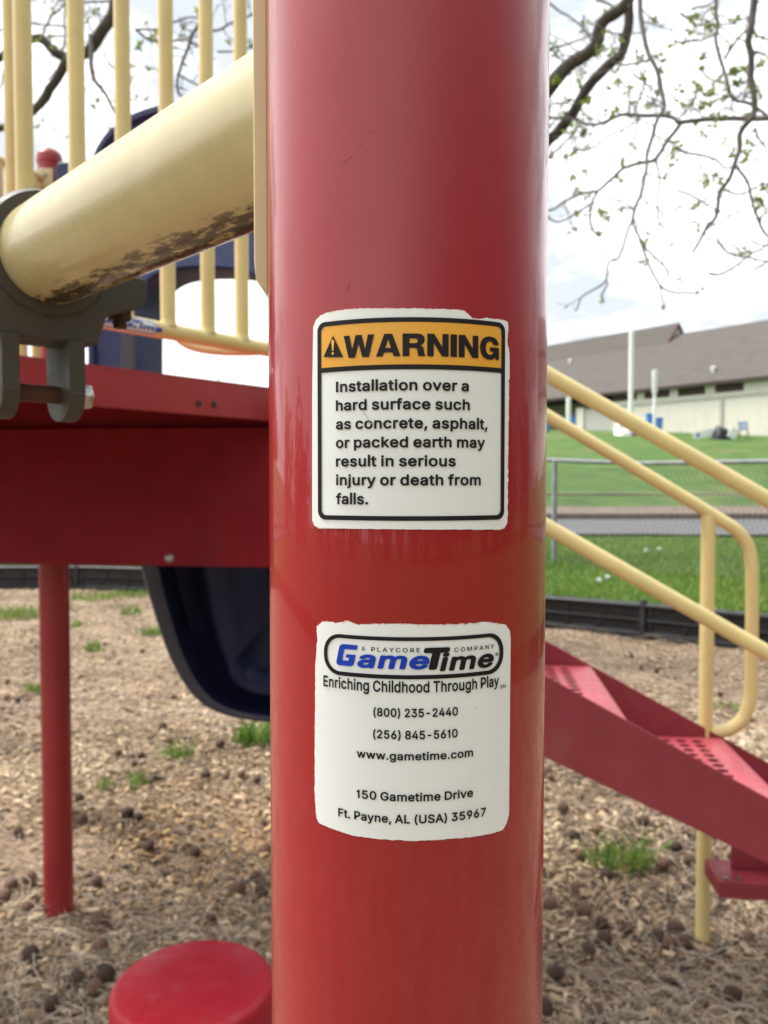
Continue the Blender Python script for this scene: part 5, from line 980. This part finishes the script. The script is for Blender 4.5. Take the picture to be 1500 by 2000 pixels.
# crown above the picture so the tree is whole from elsewhere
for k in range(12):
    a = random.uniform(0, 6.28); p0 = Vector((.13, 6.45, random.uniform(4.3, 5.9))); L = random.uniform(1.8, 3.2); e = p0 + Vector((math.cos(a)*L, math.sin(a)*L*.8, random.uniform(.9, 2.2)))
    e.z = max(e.z, 5.6+.55*max(0, e.y-6)); branch([p0, p0.lerp(e, .5)+Vector((0, 0, .3)), e], 26, 8, 6, tw=9, leafy=.5, tl=.7, amp=.05)
LIM.build('limb', M['bark'], tree); TWG.build('twig', M['twig'], tree)
bigmesh('leaf_cluster', np.array([tuple(v) for v in LEAFV])-np.array(tree.location), LEAFF, M['leaf'], np.array(LEAFC), parent=tree)
# thin lamp pole seen low on the left, past the slide hood
q = at(427, 735, 60); zb0 = lawn_z(q.x, 60); lpz = thing('lamp_pole', 'thin far grey pole between the slide hood and the big red post', 'pole', (q.x, 60, zb0)); m_ = MB(); m_.lathe((q.x, 60, zb0-.3), [(.09, 0), (.06, at(427, 700, 60).z-zb0+.3)], 10); m_.build('shaft', M['galv'], lpz); m_ = MB(); m_.box((q.x+.2, 60, at(427, 700, 60).z), (.6, .2, .1)); m_.build('lamp_head', M['galv'], lpz, bevel=.02)

# unseen wood added left and behind the camera to darken the post's reflections
wv, wf, wc = [], [], []; rw = random.Random(31)
for k in range(95):
    a = math.radians(rw.uniform(-62, -62-230)); R0 = rw.uniform(36, 50); cx, cy = R0*math.sin(a), R0*math.cos(a); hh = rw.uniform(5, 9.5); wd_ = rw.uniform(1.8, 3.2)
    for q in range(130):
        d = Vector((rw.gauss(0, 1), rw.gauss(0, 1), rw.gauss(0, 1))).normalized(); rr_ = rw.random()**.4
        p = Vector((cx+d.x*wd_*rr_, cy+d.y*wd_*rr_, .25+hh*.48+d.z*hh*.5*rr_)); p.z = max(.3, p.z)
        u = Vector((rw.gauss(0, 1), rw.gauss(0, 1), rw.gauss(0, 1))).normalized()*rw.uniform(.25, .55); v = u.cross(Vector((rw.random(), rw.random(), rw.random()))).normalized()*u.length*.8
        b = len(wv); wv += [p-u-v, p+u-v*.6, p+u*.8+v, p-u*.7+v]; wf.append((b, b+1, b+2, b+3)); c = rw.uniform(.5, 1.4); wc += [(c, c, c)]*4
M['wood'] = leafmat('added_wood_foliage', (.06, .075, .035), .2)
bigmesh('added_far_wood', np.array([tuple(p) for p in wv]), wf, M['wood'], np.array(wc), 'stuff')
# ------------------------------------------------------------------ loose things on the mulch
def gz(x, y): return mulch_z(x, y)
def ground_at(px, py):
    p = onplane(px, py, Vector((0, 0, 0)), Vector((0, 0, 1)))
    for _ in range(3): p = onplane(px, py, Vector((0, 0, gz(p.x, p.y))), Vector((0, 0, 1)))
    return p
def chips(n, y0, y1, half, smin, smax, seed, name_pts):
    r = np.random.default_rng(seed)
    y = y0+(y1-y0)*r.random(n)**.85; x = (r.random(n)*2-1)*(half*y+.15)
    keep = np.array([mnoise.noise(Vector((a*.9, b*.9, 40)))+.35*mnoise.noise(Vector((a*3, b*3, 41))) < .18+.5*q for a, b, q in zip(x, y, r.random(n))]) & np.array([math.hypot(a-BC.x, b-BC.y) < rb(math.atan2(b-BC.y, a-BC.x))-.1 for a, b in zip(x, y)]); x, y = x[keep], y[keep]; n = len(x)
    z = np.array([gz(a, b) for a, b in zip(x, y)]) + r.random(n)*.012
    L = smin+(smax-smin)*r.random(n)**2.2; W = L*(.16+.34*r.random(n)); T = np.minimum(.006, W*.35)
    az = r.random(n)*6.283; pi_ = r.normal(0, .28, n); ro = r.normal(0, .5, n)
    ux = np.c_[np.cos(az)*np.cos(pi_), np.sin(az)*np.cos(pi_), np.sin(pi_)]; vy = np.c_[-np.sin(az), np.cos(az), np.zeros(n)]*np.cos(ro)[:, None] + np.c_[np.zeros((n, 2)), np.sin(ro)]
    wz = np.cross(ux, vy); c = np.c_[x, y, z+.003]; V = []
    for a, b, d in ((-1, -.6, 0), (1, -1, 0), (.8, .7, 0), (-.9, 1, 0), (-.9, -.5, 1), (.9, -.8, 1), (.7, .6, 1), (-.8, .9, 1)):
        V.append(c + ux*(a*L/2)[:, None] + vy*(b*W/2)[:, None] + wz*(d*T)[:, None])
    V = np.stack(V, 1).reshape(-1, 3); base = np.arange(n)[:, None, None]*8
    F = (base + np.array([(4, 5, 6, 7), (0, 1, 5, 4), (1, 2, 6, 5), (2, 3, 7, 6), (3, 0, 4, 7)])[None]).reshape(-1, 4)
    t = r.random(n); pal = np.array([(.045, .031, .021), (.145, .10, .063), (.275, .195, .12), (.41, .30, .185), (.54, .42, .27), (.68, .57, .41)])
    patch = np.array([mnoise.noise(Vector((a*1.6, b*1.6, 5))) for a, b in zip(x, y)])
    f = np.clip(t*.85+.02+patch*.42, 0, .999)*5; i = f.astype(int); i = np.minimum(i, 4); fr = (f-i)[:, None]; C = pal[i]*(1-fr)+pal[i+1]*fr
    g_ = np.exp(-((x+.62)**2+(y-3.0)**2)/.22)[:, None]*.75; C = C*(1-g_) + C*np.array([1.08, .86, .58])*g_; C *= (1+r.normal(0, .12, n))[:, None]; C = np.clip(C, .02, .75)
    return V, F, np.repeat(C, 8, 0)
parts = [chips(80000, 1.75, 4.2, .5, .003, .012, 11, 0), chips(34000, 1.7, 4.3, .52, .008, .042, 1, 0), chips(2600, 1.7, 5, .52, .02, .075, 12, 0), chips(50000, 4.2, 9.9, .52, .008, .04, 2, 0), chips(9000, 1.2, 8, 1.3, .012, .05, 3, 0)]
ofs = 0; VV, FF, CC = [], [], []
for v, f, c in parts: VV.append(v); FF.append(f+ofs); CC.append(c); ofs += len(v)
o = bigmesh('wood_chips', np.concatenate(VV), np.concatenate(FF), M['chip'], np.concatenate(CC), 'stuff')
# dry straw stems and fine roots
m_ = MB(); r = random.Random(5)
def strand(x, y, L, rad):
    a = r.uniform(0, 6.28); z = gz(x, y)+r.uniform(.004, .02); P = []; cur = r.gauss(0, 5); h = r.uniform(.0, .035); px_, py_ = x, y; n = 7
    for i in range(n+1):
        u = i/n; P.append((px_, py_, gz(px_, py_)+.006+4*h*u*(1-u)+r.uniform(0, .006))); a += cur*L/n+r.gauss(0, .25); px_ += math.cos(a)*L/n; py_ += math.sin(a)*L/n
    m_.tube(P, [rad]*n+[rad*.5], 3, False)
for k in range(7000):
    if k < 5600:
        y = 1.75+2.6*r.random()**1.3; x = (r.random()*2-1)*(.5*y+.1)
        if mnoise.noise(Vector((x*1.4, y*1.4, 11))) + (.25 if y < 2.6 else -.08) < r.uniform(-.35, .25): continue
        strand(x, y, r.uniform(.05, .22), r.uniform(.0005, .0012))
    else:
        y = 4+5*r.random(); x = (r.random()*2-1)*.5*y; strand(x, y, r.uniform(.15, .5), r.uniform(.001, .002))
o = m_.build('dry_stems', M['stem'], fix=False); o['kind'] = 'stuff'
# walnuts
def nutmesh(seed):
    me = bpy.data.meshes.new('walnut'); bm = bmesh.new(); bmesh.ops.create_icosphere(bm, subdivisions=3, radius=1)
    for v in bm.verts:
        c = v.co.copy(); k = 1+.06*mnoise.noise(c*1.5+Vector((seed, 0, 0)))+.05*mnoise.noise(c*5+Vector((seed, 0, 0)))+(.14*max(0, c.z)**6); v.co = Vector((c.x*.96, c.y, c.z*1.02))*k
    bm.to_mesh(me); bm.free(); me.materials.append(M['nut']); me.polygons.foreach_set('use_smooth', [True]*len(me.polygons)); return me
NM = [nutmesh(s*7.3) for s in range(5)]; taken = []
def nut(x, y, s, lab=None):
    if any((x-a)**2+(y-b)**2 < (s+c)**2*.9 for a, b, c in taken): return
    taken.append((x, y, s)); o = bpy.data.objects.new('walnut', random.choice(NM)); COL.objects.link(o); o.location = (x, y, gz(x, y)+s*.74+.006); o.scale = (s, s, s)
    o.rotation_euler = (random.uniform(0, 6), random.uniform(0, 6), random.uniform(0, 6)); tag(o, lab or 'round brown walnut lying among the wood chips', 'nut', 'fallen walnuts on the mulch')
LN = [(380, 1677, 'dark walnut alone on the golden chips left of the big red post'), (290, 1665, None), (250, 1600, None), (58, 1728, 'pale lit walnut at the left edge beside the slim red leg'), (190, 1735, None), (192, 1812, 'dark walnut just right of the foot of the slim red leg'), (207, 1921, 'walnut touching the left side of the red stepping pod'),
      (22, 1740, None), (8, 1765, None), (55, 1783, None), (100, 1785, None), (36, 1635, None), (160, 1612, None), (215, 1578, None), (270, 1607, None), (155, 1568, None), (440, 1525, None), (465, 1750, None), (512, 1752, None), (520, 1670, None), (100, 1975, 'large walnut near the bottom left corner'), (195, 1865, None), (60, 1880, None), (185, 1945, None), (330, 1455, None), (430, 1460, None),
      (1294, 1700, 'brown walnut right of the grass tuft under the stairs'), (1345, 1690, None), (1185, 1722, None), (1175, 1817, None), (1140, 1790, None), (1228, 1828, None), (1285, 1840, None), (1308, 1857, 'front walnut of the clump beside the yellow post foot'), (1340, 1853, None), (1318, 1826, None), (1180, 1848, None), (1150, 1868, None), (1205, 1850, None), (1125, 1742, None), (1100, 1588, 'dark walnut on pale chips just below the stair stringer'), (1070, 1515, None), (1135, 1680, None), (1075, 1780, None), (1120, 1640, None), (1060, 1985, None), (1095, 1985, None), (1165, 1995, None), (1430, 1960, None), (1460, 1840, None), (1180, 1590, None), (1320, 1665, None), (1255, 1615, None)]
for px, py, lb in LN: p = ground_at(px, py); nut(p.x, p.y, random.uniform(.0185, .0245), lb)
rn = random.Random(3)
for k in range(400):
    if len(taken) > 150: break
    y = 1.9+5.2*rn.random()**1.1; x = (rn.random()*2-1)*.47*y
    if mnoise.noise(Vector((x*1.2, y*1.2, 21))) < rn.uniform(-.5, .3): continue
    nut(x, y, rn.uniform(.014, .021))
# sticks
def stick(pts, r_, lab):
    P = [ground_at(*p)+Vector((0, 0, .012)) for p in pts]; o = MB().tube(kink(P, .01, 5), r_, 7).build('stick', M['stick']); tag(o, lab, 'stick', 'sticks on the mulch')
stick([(455, 1722), (490, 1730), (525, 1726)], .005, 'short dark stick against the left side of the big red post'); stick([(125, 1965), (170, 1925), (215, 1870)], .0045, 'thin dead stick left of the red stepping pod'); stick([(0, 1457), (30, 1462), (75, 1470)], .006, 'dark stick at the left edge behind the slim red leg'); stick([(255, 1640), (285, 1618), (305, 1618)], .006, 'stubby pale brown stick among walnuts left of the slide foot')
# grass tufts growing through the mulch
def blades(n, cx, cy, rad, h, zf, lean=.5, wd=.0035, rnd=random):
    V, F, C = [], [], []
    for _ in range(n):
        a = rnd.uniform(0, 6.28); d = rad*math.sqrt(rnd.random()); x, y = cx+d*math.cos(a), cy+d*math.sin(a)*.8; z = zf(x, y)-.005; L = h*rnd.uniform(.45, 1.1); b = rnd.uniform(0, 6.28); ln_ = lean*rnd.uniform(.2, 1.2)*L
        ox, oy = math.cos(b)*ln_, math.sin(b)*ln_; s = rnd.uniform(0, 6.28); sx, sy = math.cos(s)*wd, math.sin(s)*wd; i = len(V)
        V += [(x-sx, y-sy, z), (x+sx, y+sy, z), (x+ox*.35+sx*.8, y+oy*.35+sy*.8, z+L*.6), (x+ox*.35-sx*.8, y+oy*.35-sy*.8, z+L*.6), (x+ox, y+oy, z+L*.95), (x+ox*1.02, y+oy*1.02, z+L*.93)]
        F += [(i, i+1, i+2, i+3), (i+3, i+2, i+5, i+4)]; c = rnd.uniform(.6, 1.4); dry = rnd.random() < .12; C += [((c*2.4, c*1.3, c*1.6) if dry else (c*rnd.uniform(.85, 1.2), c, c*.9))]*6
    return V, F, C
TU = [(25, 1205, .30, .13, 260, 'wide patch of grass at the left edge before the black border'), (110, 1190, .18, .10, 120, 'grass right behind the top of the slim red leg'), (185, 1172, .28, .10, 200, 'grass patch against the black border, right of the slim red leg'), (250, 1165, .22, .10, 160, 'grass patch against the black border beside the slide rim'), (256, 1200, .11, .10, 90, 'small grass tuft between the slim red leg and the slide'), (300, 1238, .11, .09, 80, 'grass tuft close to the blue slide rim'),
      (150, 1224, .07, .07, 50, 'tiny grass tuft just right of the slim red leg, far back'), (185, 1272, .07, .11, 60, 'bright upright grass tuft on pale chips behind the golden hollow'), (68, 1352, .07, .07, 50, 'grass tuft just left of the slim red leg'), (205, 1545, .045, .08, 40, 'grass tuft left of two others on the mulch'), (272, 1540, .05, .10, 45, 'middle upright grass tuft left of the golden hollow'), (355, 1483, .06, .11, 50, 'grass tuft below the slide, on the rim of the hollow'), (315, 1480, .05, .06, 25, 'sparse short grass between two taller tufts below the slide'), (500, 1455, .12, .14, 150, 'thick grass tuft under the lower end of the slide'),
      (1225, 1700, .085, .15, 95, 'bushy green grass tuft on the mulch under the stairs'), (1180, 1690, .07, .09, 50, 'low grass on the left of the bushy tuft under the stairs'), (1345, 1425, .06, .08, 30, 'small grass tuft behind the far stair stringer by the yellow post'), (1425, 1385, .10, .06, 40, 'low yellowish grass seen inside the yellow handrail loop')]
for px, py, rad, h, n, lb in TU:
    p = ground_at(px, py); V, F, C = blades(n, p.x, p.y, rad, h, gz, .55, .0028 if p.y < 4 else .005); o = bigmesh('grass_tuft', V, F, M['grass'], np.array(C)); tag(o, lb, 'grass tuft', 'grass tufts in the mulch')
# lawn blades near the fence and border
V, F, C = [], [], []; rl = random.Random(9)
def outside(x, y): return math.hypot(x-BC.x, y-BC.y) > rb(math.atan2(y-BC.y, x-BC.x))+.06
for k in range(60000):
    y = 5.5+8.2*rl.random(); x = .1*y+(.52*y)*rl.random()
    if not outside(x, y) or y > 13.8: continue
    v, f, c = blades(1, x, y, .01, .085, lawn_z, .7, .0045, rl); b = len(V); V += v; F += [tuple(i+b for i in q) for q in f]; C += c
for k in range(9000):
    y = 9.6+3*rl.random(); x = -.55*y+(.3*y)*rl.random()
    if not outside(x, y): continue
    v, f, c = blades(1, x, y, .01, .085, lawn_z, .7, .005, rl); b = len(V); V += v; F += [tuple(i+b for i in q) for q in f]; C += c
bigmesh('lawn_grass', V, F, M['grass'], np.array(C), 'stuff')
for (px, py, Y), lb in zip(((1262, 1075, 8.6), (1287, 1072, 8.6), (1170, 1133, 7.9), (1186, 1127, 7.9)), ('white dandelion clock, left of the upper pair on the lawn', 'white dandelion clock, right of the upper pair on the lawn', 'white dandelion clock nearest the black border, lower left', 'white dandelion clock just right of the lowest one')):
    Y = next((y for y in np.linspace(7.2, 13.5, 300) if outside(at(px, py, y).x, y) and at(px, py, y).z-lawn_z(at(px, py, y).x, y) < .11), Y); p = at(px, py, Y); z0 = lawn_z(p.x, p.y); hd = max(.05, p.z-z0); d = thing('dandelion', lb, 'flower', (p.x, p.y, z0), 'dandelion clocks on the lawn')
    m_ = MB(); m_.tube([(p.x, p.y, z0-.02), (p.x+.004, p.y, z0+hd*.5), (p.x, p.y, z0+hd)], .003, 6); m_.build('stem', M['leaf'], d)
    m_ = MB()
    for i in range(120):
        v = Vector((rl.gauss(0, 1), rl.gauss(0, 1), rl.gauss(0, 1))).normalized(); c = Vector((p.x, p.y, z0+hd)); m_.tube([c+v*.004, c+v*.026], [.0005, .0022], 3)
    m_.build('seed_head', M['seedhead'], d, smooth=0, fix=False)
